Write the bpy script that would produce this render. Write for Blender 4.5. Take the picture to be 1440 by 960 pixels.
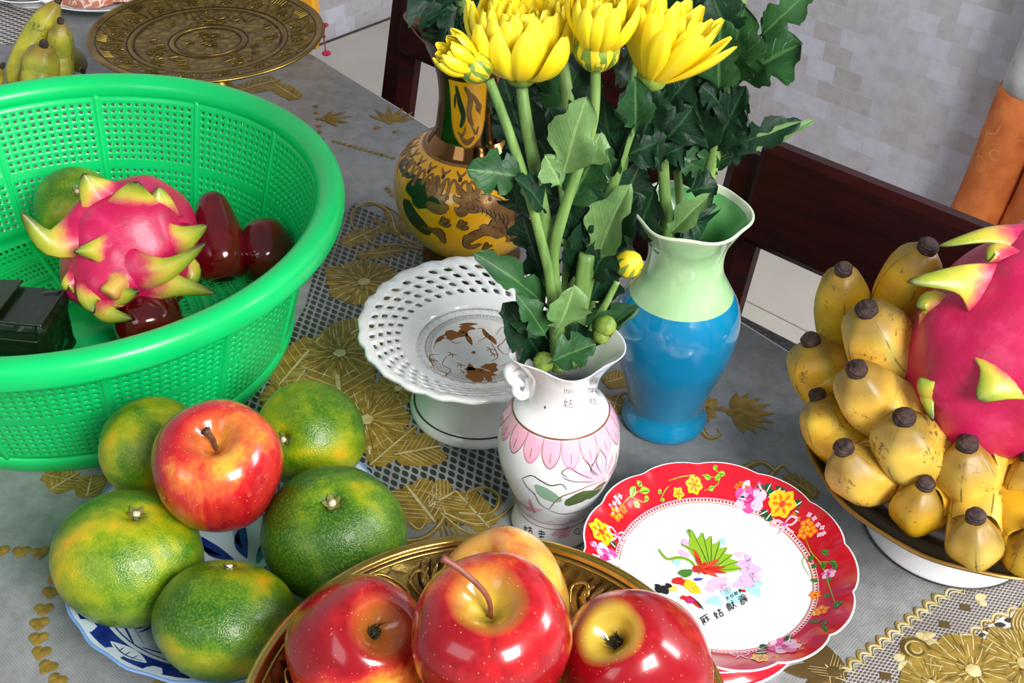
import bpy, math, random
import numpy as np
from mathutils import Vector, Matrix, noise
R = random.Random(7)
PI = math.pi
C = bpy.context.scene.collection
for o in list(bpy.data.objects): bpy.data.objects.remove(o)

# ------------------------------------------------------------ camera, world, lights, exposure
T = 0.75                      # height of the table top above the floor
H = 0.60                      # camera above the table
F, TH, RO = 1700.0, math.radians(38.0), math.radians(1.9)
_R = Vector((1, 0, 0)); _U = Vector((0, math.sin(TH), math.cos(TH))); FW = Vector((0, math.cos(TH), -math.sin(TH)))
CX = math.cos(RO)*_R + math.sin(RO)*_U
CY = -math.sin(RO)*_R + math.cos(RO)*_U
EYE = Vector((0, 0, T + H))
cd = bpy.data.cameras.new('camera'); cam = bpy.data.objects.new('camera', cd); C.objects.link(cam)
cd.sensor_width = 36.0; cd.lens = 36.0*F/1440.0; cd.clip_start = 0.02
m3 = Matrix((CX, CY, -FW)).transposed()
cam.matrix_world = Matrix.Translation(EYE) @ m3.to_4x4()
bpy.context.scene.camera = cam

def srgb(c):
    return tuple((v/255/12.92 if v/255 <= .04045 else ((v/255+.055)/1.055)**2.4) for v in c) + (1,)

world = bpy.data.worlds.new('world'); bpy.context.scene.world = world
world.use_nodes = True
bg = world.node_tree.nodes['Background']; bg.inputs[0].default_value = srgb((226, 230, 236)); bg.inputs[1].default_value = 0.24

def area(name, loc, target, sx, sy, power, col):
    l = bpy.data.lights.new(name, 'AREA'); l.shape = 'RECTANGLE'; l.size = sx; l.size_y = sy
    l.energy = power; l.color = col[:3]
    o = bpy.data.objects.new(name, l); C.objects.link(o); o.location = loc
    o.rotation_euler = (Vector(target) - Vector(loc)).to_track_quat('-Z', 'Y').to_euler()
    return o
area('window_light', (0.95, -0.85, T+1.35), (0.0, 0.6, T), 0.8, 0.9, 46, (1.0, .985, .96))
area('side_fill_light', (2.2, 0.6, T+1.2), (-.5, 2.6, T-.3), 0.8, 1.1, 34, (.97, .98, 1.0))  # added fill from the right to brighten the left wall
area('rear_left_light', (-1.6, -1.3, T+1.5), (-0.1, 0.7, T), 1.2, 1.4, 9, (.92, .97, 1.0))  # broad weak area light from behind and left of the camera
vs = bpy.context.scene.view_settings
bpy.context.scene.display_settings.display_device = 'sRGB'
vs.view_transform = 'Standard'; vs.look = 'None'; vs.gamma = 1.0; vs.use_curve_mapping = False
vs.exposure = 0.55

# ------------------------------------------------------------ placing helpers
def ray(px, py): return (px-720)/F*CX - (py-480)/F*CY + FW
def at(px, py, z=0.0):            # pixel -> point at height z above the table
    d = ray(px, py); return EYE + d*((z-H)/d.z)
def aty(px, py, y):               # pixel -> point on the upright plane Y = y
    d = ray(px, py); return EYE + d*(y/d.y)
def att(px, py, t): return EYE + ray(px, py)*t
def depth(p): return (Vector(p)-EYE).dot(FW)
def proj(p):
    v = Vector(p)-EYE; k = v.dot(FW); return 720+F*v.dot(CX)/k, 480-F*v.dot(CY)/k
def screen_axis(px, py, dx, dy):  # axis of a round thing whose pole shows dx, dy (in radii, y down) off its centre
    v = -ray(px, py).normalized(); k = math.sqrt(max(0.02, 1-dx*dx-dy*dy))
    a = CX - CX.dot(v)*v; b = CY - CY.dot(v)*v
    return (a.normalized()*dx - b.normalized()*dy + v*k).normalized()

# ------------------------------------------------------------ materials
class NT:
    def __init__(s, m): s.t = m.node_tree; s.l = s.t.links
    def n(s, typ, **kw):
        x = s.t.nodes.new(typ)
        for k, v in kw.items(): setattr(x, k, v)
        return x
    def set(s, inp, v):
        if hasattr(v, 'is_output') or isinstance(v, bpy.types.NodeSocket): s.l.new(v, inp)
        else: inp.default_value = v
    def coord(s, kind='Object'): return s.n('ShaderNodeTexCoord').outputs[kind]
    def mapv(s, v, scale=(1,1,1), loc=(0,0,0), rot=(0,0,0)):
        x = s.n('ShaderNodeMapping'); s.l.new(v, x.inputs[0]); x.inputs['Scale'].default_value = scale
        x.inputs['Location'].default_value = loc; x.inputs['Rotation'].default_value = rot; return x.outputs[0]
    def noise(s, v, scale, detail=3, rough=.55, dist=0):
        x = s.n('ShaderNodeTexNoise'); s.l.new(v, x.inputs['Vector']); x.inputs['Scale'].default_value = scale
        x.inputs['Detail'].default_value = detail; x.inputs['Roughness'].default_value = rough; x.inputs['Distortion'].default_value = dist
        return x.outputs[0]
    def voro(s, v, scale, feature='F1'):
        x = s.n('ShaderNodeTexVoronoi'); x.feature = feature; s.l.new(v, x.inputs['Vector']); x.inputs['Scale'].default_value = scale; return x.outputs[0]
    def math(s, op, a, b=0.0, c=None):
        x = s.n('ShaderNodeMath', operation=op); s.set(x.inputs[0], a); s.set(x.inputs[1], b)
        if c is not None: s.set(x.inputs[2], c)
        return x.outputs[0]
    def ramp(s, f, stops, interp='LINEAR'):
        x = s.n('ShaderNodeValToRGB'); s.l.new(f, x.inputs[0]); r = x.color_ramp; r.interpolation = interp
        while len(r.elements) < len(stops): r.elements.new(0.5)
        for e, (p, c) in zip(r.elements, stops):
            e.position = p; e.color = srgb(c) if not isinstance(c, (int, float)) else (c, c, c, 1)
        return x.outputs[0]
    def mix(s, f, a, b, mode='MIX'):
        x = s.n('ShaderNodeMix', data_type='RGBA', blend_type=mode)
        s.set(x.inputs[0], f)
        s.set(x.inputs[6], srgb(a) if isinstance(a, tuple) else a); s.set(x.inputs[7], srgb(b) if isinstance(b, tuple) else b)
        return x.outputs[2]
    def sep(s, v):
        x = s.n('ShaderNodeSeparateXYZ'); s.l.new(v, x.inputs[0]); return x.outputs
    def bump(s, h, strength=.3, dist=.001):
        x = s.n('ShaderNodeBump'); s.l.new(h, x.inputs['Height']); x.inputs['Strength'].default_value = strength; x.inputs['Distance'].default_value = dist
        s.l.new(x.outputs[0], s.p.inputs['Normal'])
    def attr(s, name): x = s.n('ShaderNodeAttribute'); x.attribute_name = name; return x.outputs

def mat(name, col=(200,200,200), rough=.5, metal=0.0, coat=0.0, sss=0.0, trans=0.0, spec=None, fn=None):
    m = bpy.data.materials.new(name); m.use_nodes = True; k = NT(m); p = m.node_tree.nodes['Principled BSDF']; k.p = p
    p.inputs['Base Color'].default_value = srgb(col); p.inputs['Roughness'].default_value = rough; p.inputs['Metallic'].default_value = metal
    p.inputs['Coat Weight'].default_value = coat; p.inputs['Coat Roughness'].default_value = .06
    if spec is not None: p.inputs['Specular IOR Level'].default_value = spec
    if sss: p.inputs['Subsurface Weight'].default_value = sss; p.inputs['Subsurface Scale'].default_value = .01; p.inputs['Subsurface Radius'].default_value = (1,.7,.4)
    if trans: p.inputs['Transmission Weight'].default_value = trans
    if fn:
        c = fn(k)
        if c is not None: k.l.new(c, p.inputs['Base Color'])
    m.diffuse_color = srgb(col)
    return m
def speckled(c1, c2, scale, lo=.35, hi=.7, bumpk=0, det=4):
    def f(k):
        n = k.noise(k.coord(), scale, det)
        if bumpk: k.bump(n, bumpk)
        return k.ramp(n, [(lo, c1), (hi, c2)])
    return f

# ------------------------------------------------------------ mesh helpers
def link(o, parent=None):
    C.objects.link(o)
    if parent: o.parent = parent
    return o
def mesh(name, V, Fc, mats, parent=None, fm=None, smooth=True, attrs=None, uvs=None):
    me = bpy.data.meshes.new(name); me.from_pydata([tuple(v) for v in V], [], Fc)
    for m in (mats if isinstance(mats, (list, tuple)) else [mats]): me.materials.append(m)
    if smooth: me.polygons.foreach_set('use_smooth', [True]*len(me.polygons))
    if fm is not None: me.polygons.foreach_set('material_index', fm)
    if attrs:
        for k, a in attrs.items(): me.attributes.new(k, 'FLOAT', 'POINT').data.foreach_set('value', a)
    if uvs is not None:
        ul = me.uv_layers.new(name='uv')
        for li, l in enumerate(me.loops): ul.data[li].uv = uvs[l.vertex_index]
    me.update()
    return link(bpy.data.objects.new(name, me), parent)
def thing(name, label, cat, loc=(0,0,0), group=None, axis=None, spin=0):
    o = bpy.data.objects.new(name, None); C.objects.link(o); o.empty_display_size = .02
    o['label'] = label; o['category'] = cat
    if group: o['group'] = group
    q = Matrix.Identity(4)
    if axis is not None:
        q = Vector((0,0,1)).rotation_difference(Vector(axis)).to_matrix().to_4x4() @ Matrix.Rotation(spin, 4, 'Z')
    elif spin: q = Matrix.Rotation(spin, 4, 'Z')
    o.matrix_world = Matrix.Translation(loc) @ q
    return o
def tag(o, label, cat, group=None):
    o['label'] = label; o['category'] = cat
    if group: o['group'] = group
    return o
def local(t, p): return t.matrix_world.inverted() @ Vector(p)

def cat(P, n=6, closed=False):
    P = [Vector(p) for p in P]; out = []
    N = len(P); rng = range(N if closed else N-1)
    for i in rng:
        if closed: p0, p1, p2, p3 = P[(i-1) % N], P[i], P[(i+1) % N], P[(i+2) % N]
        else: p0, p1, p2, p3 = P[max(0, i-1)], P[i], P[i+1], P[min(N-1, i+2)]
        for j in range(n):
            t = j/n; out.append(.5*((2*p1)+(p2-p0)*t+(2*p0-5*p1+4*p2-p3)*t*t+(3*p1-p0-3*p2+p3)*t**3))
    if not closed: out.append(P[-1].copy())
    return out
def lathe(name, prof, n, mats, parent=None, mod=None, zones=None, sub=4, smooth_prof=True, cap=True):
    """profile of (r, z); zones: function (segment midpoint index 0..1, r, z) -> material index"""
    P = cat([(r, z, 0) for r, z in prof], sub) if smooth_prof else [Vector((r, z, 0)) for r, z in prof]
    V, Fc, fm = [], [], []
    for i, p in enumerate(P):
        for j in range(n):
            a = 2*PI*j/n; r, z = max(p.x, 1e-5), p.y
            if mod: r, z = mod(r, z, a, i/(len(P)-1))
            V.append((r*math.cos(a), r*math.sin(a), z))
    for i in range(len(P)-1):
        mi = zones(i/(len(P)-1), .5*(P[i].x+P[i+1].x), .5*(P[i].y+P[i+1].y)) if zones else 0
        for j in range(n):
            k = (j+1) % n; Fc.append((i*n+j, i*n+k, (i+1)*n+k, (i+1)*n+j)); fm.append(mi)
    if cap:
        for ring in (0, len(P)-1):
            if P[ring].x > 2e-3:
                f = list(range(ring*n, ring*n+n)); Fc.append(f[::-1] if ring == 0 else f); fm.append(fm[0] if ring == 0 else fm[-1])
    return mesh(name, V, Fc, mats, parent, fm)
def tube(P, rad, n=8, V=None, Fc=None, flat=1.0):
    """swept tube; rad a number or a function of t"""
    V = [] if V is None else V; Fc = [] if Fc is None else Fc
    P = [Vector(p) for p in P]; b0 = len(V); N = len(P); up = None
    for i, p in enumerate(P):
        d = (P[min(N-1, i+1)] - P[max(0, i-1)]).normalized()
        if up is None:
            up = d.orthogonal().normalized()
        up = (up - d*up.dot(d)).normalized(); s = d.cross(up)
        r = rad(i/(N-1)) if callable(rad) else rad
        for j in range(n):
            a = 2*PI*j/n; V.append(p + (up*math.cos(a) + s*math.sin(a)*flat)*r)
    for i in range(N-1):
        for j in range(n):
            k = (j+1) % n; Fc.append((b0+i*n+j, b0+i*n+k, b0+(i+1)*n+k, b0+(i+1)*n+j))
    Fc.append(tuple(range(b0+n-1, b0-1, -1))); Fc.append(tuple(range(b0+(N-1)*n, b0+N*n)))
    return V, Fc
def box(V, Fc, c, s, ax=None, bev=0.0):
    """box with centre c, full sizes s, axes ax; a chamfer along all edges when bev > 0"""
    ax = ax or (Vector((1,0,0)), Vector((0,1,0)), Vector((0,0,1))); b = len(V); c = Vector(c)
    h = [x/2 for x in s]
    if bev <= 0:
        for x in (-1,1):
            for y in (-1,1):
                for z in (-1,1): V.append(c+ax[0]*h[0]*x+ax[1]*h[1]*y+ax[2]*h[2]*z)
        for f in ((0,1,3,2),(4,6,7,5),(0,4,5,1),(2,3,7,6),(0,2,6,4),(1,5,7,3)): Fc.append(tuple(b+i for i in f))
        return
    idx = {}
    for x in (-1,1):
        for y in (-1,1):
            for z in (-1,1):
                for k in range(3):
                    q = [h[0]-bev, h[1]-bev, h[2]-bev]; q[k] = h[k]
                    idx[(x,y,z,k)] = len(V); V.append(c+ax[0]*q[0]*x+ax[1]*q[1]*y+ax[2]*q[2]*z)
    def F_(l):
        cen = sum((V[i] for i in l), Vector())/len(l); nn = (V[l[1]]-V[l[0]]).cross(V[l[2]]-V[l[1]])
        Fc.append(tuple(l) if nn.dot(cen-c) > 0 else tuple(l[::-1]))
    for k in range(3):
        for sg in (-1,1):
            l = []
            for (p, q) in ((-1,-1),(1,-1),(1,1),(-1,1)):
                t = [0,0,0]; t[k] = sg; t[(k+1)%3] = p; t[(k+2)%3] = q; l.append(idx[(t[0],t[1],t[2],k)])
            F_(l)
    for k in range(3):
        i, j = (k+1)%3, (k+2)%3
        for a in (-1,1):
            for b2 in (-1,1):
                t1 = [0,0,0]; t1[k] = -1; t1[i] = a; t1[j] = b2; t2 = list(t1); t2[k] = 1
                F_([idx[(*t1,i)], idx[(*t2,i)], idx[(*t2,j)], idx[(*t1,j)]])
    for x in (-1,1):
        for y in (-1,1):
            for z in (-1,1): F_([idx[(x,y,z,0)], idx[(x,y,z,1)], idx[(x,y,z,2)]])
def interp(prof):
    """r as a function of z (or the reverse) over a piecewise list of pairs"""
    xs = [p[0] for p in prof]; ys = [p[1] for p in prof]
    return lambda x: float(np.interp(x, xs, ys))

class Deco:
    """flat print or low relief laid on a surface; fmap(u, v, h) gives the point"""
    def __init__(s, fmap, mats): s.f = fmap; s.m = mats; s.V = []; s.F = []; s.fm = []; s.h = 0.00012; s.base = 0.00012
    def lay(s, k): s.h = s.base + .00004*k
    def grid(s, rows, mi):
        b = len(s.V); w = len(rows[0])
        for r in rows:
            for (u, v, h) in r: s.V.append(s.f(u, v, s.h+h))
        for i in range(len(rows)-1):
            for j in range(w-1):
                q = (b+i*w+j, b+i*w+j+1, b+(i+1)*w+j+1, b+(i+1)*w+j); s.F.append(q); s.fm.append(mi)
    def stroke(s, P, w, mi, taper='both', relief=0.0, n=5, sm=True):
        P = cat([(p[0], p[1], 0) for p in P], n) if (sm and len(P) > 2) else [Vector((p[0], p[1], 0)) for p in P]
        if len(P) == 2: P = [P[0].lerp(P[1], i/3) for i in range(4)]
        N = len(P); rows = []
        for i, p in enumerate(P):
            d = P[min(N-1, i+1)]-P[max(0, i-1)]
            if d.length < 1e-9: continue
            d.normalize(); q = Vector((-d.y, d.x, 0)); t = i/(N-1)
            k = {'both': math.sin(PI*(.06+.88*t))**.6, 'end': (1-t)**.7+.04, 'none': 1.0, 'start': t**.7+.04, 'leaf': math.sin(PI*(.03+.94*t))}[taper]*w/2
            rows.append([(p.x-q.x*k, p.y-q.y*k, 0), (p.x, p.y, relief), (p.x+q.x*k, p.y+q.y*k, 0)])
        if len(rows) > 1: s.grid(rows, mi)
    def leaf(s, a, b, w, mi, bend=0.0, relief=0.0):
        a = Vector((a[0], a[1], 0)); b = Vector((b[0], b[1], 0)); d = b-a; q = Vector((-d.y, d.x, 0))
        P = [a.lerp(b, t/6) + q*bend*math.sin(PI*t/6) for t in range(7)]; s.stroke(P, w, mi, 'leaf', relief, 1)
    def disc(s, c, r, mi, n=12, relief=0.0, sq=1.0, rot=0.0, wob=0.0):
        rows = []
        for k in (0, .5, 1):
            row = []
            for j in range(n+1):
                a = 2*PI*j/n; rr = r*k*(1+wob*math.sin(3*a+c[0]*999)+wob*.7*math.sin(5*a+c[1]*777))
                x, y = rr*math.cos(a), rr*sq*math.sin(a)
                row.append((c[0]+x*math.cos(rot)-y*math.sin(rot), c[1]+x*math.sin(rot)+y*math.cos(rot), relief*(1-k*k)))
            rows.append(row)
        s.grid(rows[::-1], mi)
    def flower(s, c, r, mp, mc, n=5, rot=0.0, relief=0.0, fat=.95, mi2=None):
        for i in range(n):
            a = rot+2*PI*i/n; d = (math.cos(a), math.sin(a))
            s.leaf((c[0]+d[0]*r*.12, c[1]+d[1]*r*.12), (c[0]+d[0]*r, c[1]+d[1]*r), r*fat, mp, 0, relief)
            if mi2 is not None: s.h += .00004; s.stroke([(c[0]+d[0]*r*.25, c[1]+d[1]*r*.25), (c[0]+d[0]*r*.7, c[1]+d[1]*r*.7)], r*.22, mi2); s.h -= .00004
        s.h += .00005; s.disc(c, r*.24, mc, 8, relief); s.h -= .00005
    def poly(s, P, mi):
        b = len(s.V)
        for p in P: s.V.append(s.f(p[0], p[1], s.h))
        s.F.append(tuple(range(b, b+len(P)))); s.fm.append(mi)
    def build(s, name, parent): return mesh(name, s.V, s.F, s.m, parent, s.fm)

def smooth_mod(o, lv=1):
    m = o.modifiers.new('s', 'SUBSURF'); m.levels = lv; m.render_levels = lv

# ------------------------------------------------------------ shared materials
def wallf(k):
    v = k.coord('Object'); b = k.n('ShaderNodeTexBrick'); k.l.new(v, b.inputs['Vector'])
    b.inputs['Scale'].default_value = 1; b.inputs['Brick Width'].default_value = .064; b.inputs['Row Height'].default_value = .041
    b.inputs['Mortar Size'].default_value = .0012; b.inputs['Mortar Smooth'].default_value = .6; b.inputs['Bias'].default_value = -.1
    b.inputs['Color1'].default_value = srgb((202, 204, 218)); b.inputs['Color2'].default_value = srgb((166, 156, 146)); b.inputs['Mortar'].default_value = srgb((192, 190, 198))
    n = k.noise(v, 34, 5, .65); k.bump(n, .12)
    return k.mix(.38, b.outputs[0], k.ramp(n, [(.3, (158, 154, 156)), (.52, (192, 193, 204)), (.75, (208, 210, 222))]))
M_wall = mat('wall_pattern', rough=.62, fn=wallf)
M_tile = mat('floor_tile', rough=.22, fn=speckled((184, 178, 168), (198, 192, 182), 5, .3, .7))
M_grout = mat('grout', (120, 112, 104), .9)
M_granite = mat('granite', rough=.3, fn=speckled((22, 22, 24), (78, 76, 76), 160, .45, .8))
def woodf(k):
    v = k.mapv(k.coord(), (4, 4, 40)); n = k.noise(v, 3, 4, .6, .6)
    return k.ramp(n, [(.3, (20, 2, 2)), (.7, (48, 5, 4))])
M_wood = mat('dark_wood', rough=.42, coat=.0, spec=.18, fn=woodf)
def clothf(k):
    v = k.coord(); n = k.noise(v, 9, 5, .7); n2 = k.noise(v, 60, 3, .7)
    vr = k.mapv(v, (1,1,1), rot=(0,0,.73))
    wa = k.n('ShaderNodeTexWave'); wa.bands_direction = 'X'; k.l.new(vr, wa.inputs[0]); wa.inputs['Scale'].default_value = 190; wa.inputs['Distortion'].default_value = 3; wa.inputs['Detail'].default_value = 2
    wb = k.n('ShaderNodeTexWave'); wb.bands_direction = 'Y'; k.l.new(vr, wb.inputs[0]); wb.inputs['Scale'].default_value = 190; wb.inputs['Distortion'].default_value = 3; wb.inputs['Detail'].default_value = 2
    w = k.math('ADD', wa.outputs[1], wb.outputs[1]); k.bump(w, .18, .0006)
    c = k.ramp(n, [(.28, (92, 98, 93)), (.5, (122, 125, 120)), (.72, (148, 147, 148))])
    c = k.mix(k.math('MULTIPLY', w, .16), c, (198, 198, 206))
    return k.mix(.25, c, k.ramp(n2, [(.35, (92, 94, 92)), (.65, (176, 178, 184))]))
M_cloth = mat('oilcloth', rough=.38, fn=clothf)
M_clothback = mat('cloth_edge', (214, 216, 216), .6)
def netf(px_, py_, thr, dark, light, rot, shear):
    def f(k):
        v = k.mapv(k.coord(), (1,1,1), rot=(0,0,rot)); s = k.sep(v)
        a = k.math('MULTIPLY', k.math('ADD', s[0], k.math('MULTIPLY', s[1], shear)), PI/px_); b = k.math('MULTIPLY', s[1], PI/py_)
        q = k.math('ABSOLUTE', k.math('MULTIPLY', k.math('SINE', a), k.math('SINE', b)))
        n = k.noise(k.coord(), 25, 3)
        k.bump(q, -.5, .0008)
        return k.mix(k.ramp(q, [(thr-.08, 0.0), (thr+.08, 1.0)]), k.ramp(n, [(.3, light), (.7, tuple(min(255, x+25) for x in light))]), dark)
    return f
M_net = mat('coarse_net', rough=.42, fn=netf(.0074, .0060, .34, (46, 50, 48), (126, 128, 126), .55, .55))
M_netw = mat('white_net', rough=.42, fn=netf(.0085, .0062, .40, (50, 46, 44), (190, 184, 178), -.5, .55))
M_netf = mat('fine_net', rough=.5, fn=netf(.0028, .0021, .34, (78, 72, 68), (160, 152, 148), -.9, .5))
M_gold = mat('gold_print', rough=.55, metal=.0, fn=speckled((112, 88, 24), (158, 130, 46), 120, .3, .7, .2))
M_goldl = mat('gold_light', rough=.5, fn=speckled((176, 158, 98), (216, 204, 160), 90))
M_goldd = mat('gold_dark', (84, 64, 22), .6)
M_hole = mat('dark_line', (28, 26, 24), .6)

# ------------------------------------------------------------ the room
yaw = math.radians(-42); A_ = Vector((math.cos(yaw), math.sin(yaw), 0)); B_ = Vector((-math.sin(yaw), math.cos(yaw), 0)); Z_ = Vector((0,0,1))
cA, cB = 2.15, A_.dot(Vector((-.44, 3.07, 0)))
corner = B_*cA + A_*cB
def wall(name, org, dx, length, hgt=2.7, th=.1, back=None):
    V, Fc = [], []; box(V, Fc, (length/2, hgt/2, -th/2), (length, hgt, th))
    o = mesh(name, V, Fc, M_wall, smooth=False); z = dx.cross(Z_)
    o.matrix_world = Matrix.Translation(org) @ Matrix((dx, Z_, z)).transposed().to_4x4(); o['kind'] = 'structure'; return o
wall('wall_back', corner, A_, 5.2)
wall('wall_left', corner-B_*5.2, B_, 5.2)
V, Fc = [], []; box(V, Fc, corner+A_*2.5-B_*2.5+Vector((0,0,-.03)), (5.4, 5.4, .04), (A_, B_, Z_))
fl = mesh('floor', V, Fc, M_grout, smooth=False); fl['kind'] = 'structure'
jt = at(1045, 420, -.75)             # a tile joint passes here
V, Fc = [], []; box(V, Fc, (0,0,0), (.597, .597, .012), (A_, B_, Z_), .0015); tme = None
b0 = jt.dot(B_); a0 = A_.dot(at(1130, 470, -.75)) + .22
for i in range(-6, 6):
    for j in range(-1, 5):
        if j == -1: cb = b0-.3
        else: cb = b0+.3+.6*j
        ca = a0+.6*i+.3
        if cb > cA-.05 and cb-.3 > cA-.01: continue
        if ca < cB-.2: continue
        if j == -1: continue
        if tme is None:
            o = mesh('tile', V, Fc, M_tile, fl, smooth=False); tme = o.data
        else: o = link(bpy.data.objects.new('tile', tme), fl)
        o.location = A_*ca + B_*cb + Vector((0,0,-.0055))
# narrow tile row cut short, then the dark granite strip, then tiles again under the table
sA = B_.dot(at(1043, 444, -.75))
V, Fc = [], []; box(V, Fc, A_*(a0) + B_*((b0-.003+sA)/2) + Vector((0,0,-.0055)), (6.5, b0-.003-sA, .012), (A_, B_, Z_), .001); o = mesh('tile_strip', V, Fc, M_tile, fl, smooth=False)
V, Fc = [], []; box(V, Fc, A_*a0 + B_*(sA-.07) + Vector((0,0,-.005)), (6.5, .138, .013), (A_, B_, Z_), .001); o = mesh('trim_1', V, Fc, M_granite, smooth=False); o['kind'] = 'structure'
for i in range(-4, 6):
    for j in range(3):
        o = link(bpy.data.objects.new('tile', tme), fl); o.location = A_*(a0+.6*i) + B_*(sA-.14-.3-.6*j) + Vector((0,0,-.0055))

# ------------------------------------------------------------ table and cloth
E_ = Vector((.6626, -.749, 0)); N_ = Vector((-.749, -.6626, 0)); P0 = Vector((-.239, 1.292, 0))
L0, L1, WD = -.36, 1.75, 1.15
tcen = P0 + E_*((L0+L1)/2) + N_*(WD/2)
tb = thing('dining_table', 'long dark wood dining table hidden under the printed oilcloth', 'table', (tcen.x, tcen.y, 0))
V, Fc = [], []; box(V, Fc, (0,0,T-.019), (L1-L0-.012, WD-.012, .03), (E_, N_, Z_), .003); mesh('tabletop', V, Fc, M_wood, tb, smooth=False)
for sx in (-1,1):
    for sy in (-1,1):
        V, Fc = [], []; box(V, Fc, E_*sx*((L1-L0)/2-.1)+N_*sy*(WD/2-.1)+Vector((0,0,(T-.034)/2)), (.06,.06,T-.034), (E_, N_, Z_), .004); mesh('leg', V, Fc, M_wood, tb, smooth=False)
for sy in (-1,1):
    V, Fc = [], []; box(V, Fc, N_*sy*(WD/2-.1)+Vector((0,0,T-.075)), (L1-L0-.26,.02,.08), (E_, N_, Z_), .002); mesh('apron', V, Fc, M_wood, tb, smooth=False)
tc = thing('tablecloth', 'grey oilcloth printed with gold leaves and dark netting covering the table', 'tablecloth', (tcen.x, tcen.y, T))
V, Fc, fm = [], [], []
ring = lambda r, z: [E_*(sx*((L1-L0)/2+r))+N_*(sy*(WD/2+r))+Vector((0,0,z)) for sx, sy in ((-1,-1),(1,-1),(1,1),(-1,1))]
prof = [(-.003, 0), (-.001, -.0006), (.0004, -.0025), (.0006, -.006), (.003, -.05), (.008, -.11)]
for r, z in prof: V += ring(r, z)
Fc.append((0,3,2,1)); fm.append(0)
for i in range(len(prof)-1):
    for j in range(4):
        k = (j+1)%4; Fc.append((i*4+j, i*4+k, (i+1)*4+k, (i+1)*4+j)); fm.append(0 if i > 1 else 1)
o = mesh('cloth', V, Fc, [M_cloth, M_clothback], tc, fm, smooth=False)
# the print: netting, leaves, scrolls, hearts
cl = Deco(lambda u, v, h: Vector((u-tcen.x, v-tcen.y, h)), [M_gold, M_goldl, M_goldd, M_net, M_netf, M_netw, M_hole])
cl.base = .0003; cl.lay(0)
W2 = lambda p: (lambda q: (q.x, q.y))(at(p[0], p[1], 0))
def cnet(P, mi): cl.poly([W2(p) for p in P], mi)
cnet([(455,330),(500,285),(560,318),(640,350),(720,420),(745,520),(735,640),(722,690),(690,728),(640,742),(600,735),(556,700),(500,680),(420,640),(330,640),(320,560),(380,520),(430,430)], 3)
cl.h += .00005
cnet([(1186,955),(1330,838),(1440,800),(1540,760),(1540,830),(1440,858),(1370,900),(1300,940),(1240,1010),(1120,1010)], 4)
cl.h += .00005
cnet([(1300,952),(1330,935),(1390,880),(1440,848),(1540,820),(1540,1010),(1250,1010)], 5)
cnet([(-60,-40),(30,-10),(62,20),(50,50),(20,62),(-60,66)], 5)
cl.lay(4)
def cs(P, w, mi, taper='both', rel=.0005): cl.stroke([W2(p) for p in P], w, mi, taper, rel)
def clf(a, b, w, bend=0, mi=0, rel=.0006, vein=True):
    A, B = W2(a), W2(b); cl.leaf(A, B, w, mi, bend, rel)
    if vein:
        cl.h += .0004; cl.stroke([A, ((A[0]+B[0])/2+(-(B[1]-A[1]))*bend, (A[1]+B[1])/2+(B[0]-A[0])*bend), B], w*.10, 2, 'both', .0001); cl.h -= .0004
def feather(a, b, w, n=7, mi=0, bend=0):      # a ragged leaf: lobes along a rib, each lobe lined
    A, B = Vector(W2(a)).to_3d(), Vector(W2(b)).to_3d(); d = B-A; q = Vector((-d.y, d.x, 0)).normalized(); L = d.length; d.normalize()
    cl.leaf((A.x,A.y), (B.x,B.y), w*.85, mi, bend, .0003)
    for i in range(n):
        t = .08+.8*i/n; c = A+d*L*t + q*L*bend*math.sin(PI*t)
        for s in (-1,1):
            l = w*.58*math.sin(PI*(.22+.68*t)); e = c + d*l*.75 + q*s*l
            cl.leaf((c.x,c.y), (e.x,e.y), w*.34, mi, s*.12, .0003)
            cl.h += .0006; cl.stroke([(c.x,c.y), ((c.x+e.x)/2,(c.y+e.y)/2), (e.x,e.y)], w*.018, 1); cl.h -= .0006
    cl.h += .0006; cl.stroke([(A.x,A.y), ((A.x+B.x)/2+q.x*L*bend,(A.y+B.y)/2+q.y*L*bend), (B.x,B.y)], w*.07, 1); cl.h -= .0006
def fan(c, ang0, ang1, n, l, w, mi=0):
    cx, cy = W2(c)
    for i in range(n):
        a = math.radians(ang0+(ang1-ang0)*i/(n-1)); ll = l*(.75+.25*math.sin(PI*i/(n-1)))
        cl.leaf((cx,cy), (cx+ll*math.cos(a), cy+ll*math.sin(a)), w, mi, 0, .0006)
        cl.h += .0005; cl.stroke([(cx,cy), (cx+ll*.9*math.cos(a), cy+ll*.9*math.sin(a))], w*.14, 2); cl.h -= .0005
    cl.disc((cx,cy), w*.7, mi, 10, .0008)
def curl(P, w=.004, mi=0):
    cs(P, w, mi, 'end'); cl.h += .0006; cs(P, w*.22, 1, 'end', 0); cl.h -= .0006
# around the basket and the yellow vase
feather((520,410),(566,398),.026,6); feather((500,400),(480,372),.03,6); 
feather((440,500),(520,455),.034,7); feather((480,590),(470,480),.05,8); 
feather((390,545),(455,470),.03,7); feather((520,640),(515,560),.042,8); feather((555,640),(620,628),.03,7); feather((520,655),(585,600),.02,6); feather((430,520),(400,560),.022,6)
curl([(600,350),(560,330),(548,300),(520,285),(495,300),(500,325),(520,322)],.006); curl([(605,356),(570,310),(540,290),(512,290)],.004)
curl([(600,352),(560,345),(530,345),(512,332),(516,318),(528,325)],.005); curl([(590,360),(610,330),(600,300),(575,290),(565,300)],.004)
fan((560,330), 20, 160, 7, .045, .006); feather((480,345),(530,322),.02,5); feather((500,360),(575,352),.016,5)
fan((548,172), 20, 150, 6, .035, .006); cl.disc(W2((530,180)), .004, 0, 8, .0008); cl.disc(W2((556,186)), .003, 0, 8, .0008)
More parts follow.
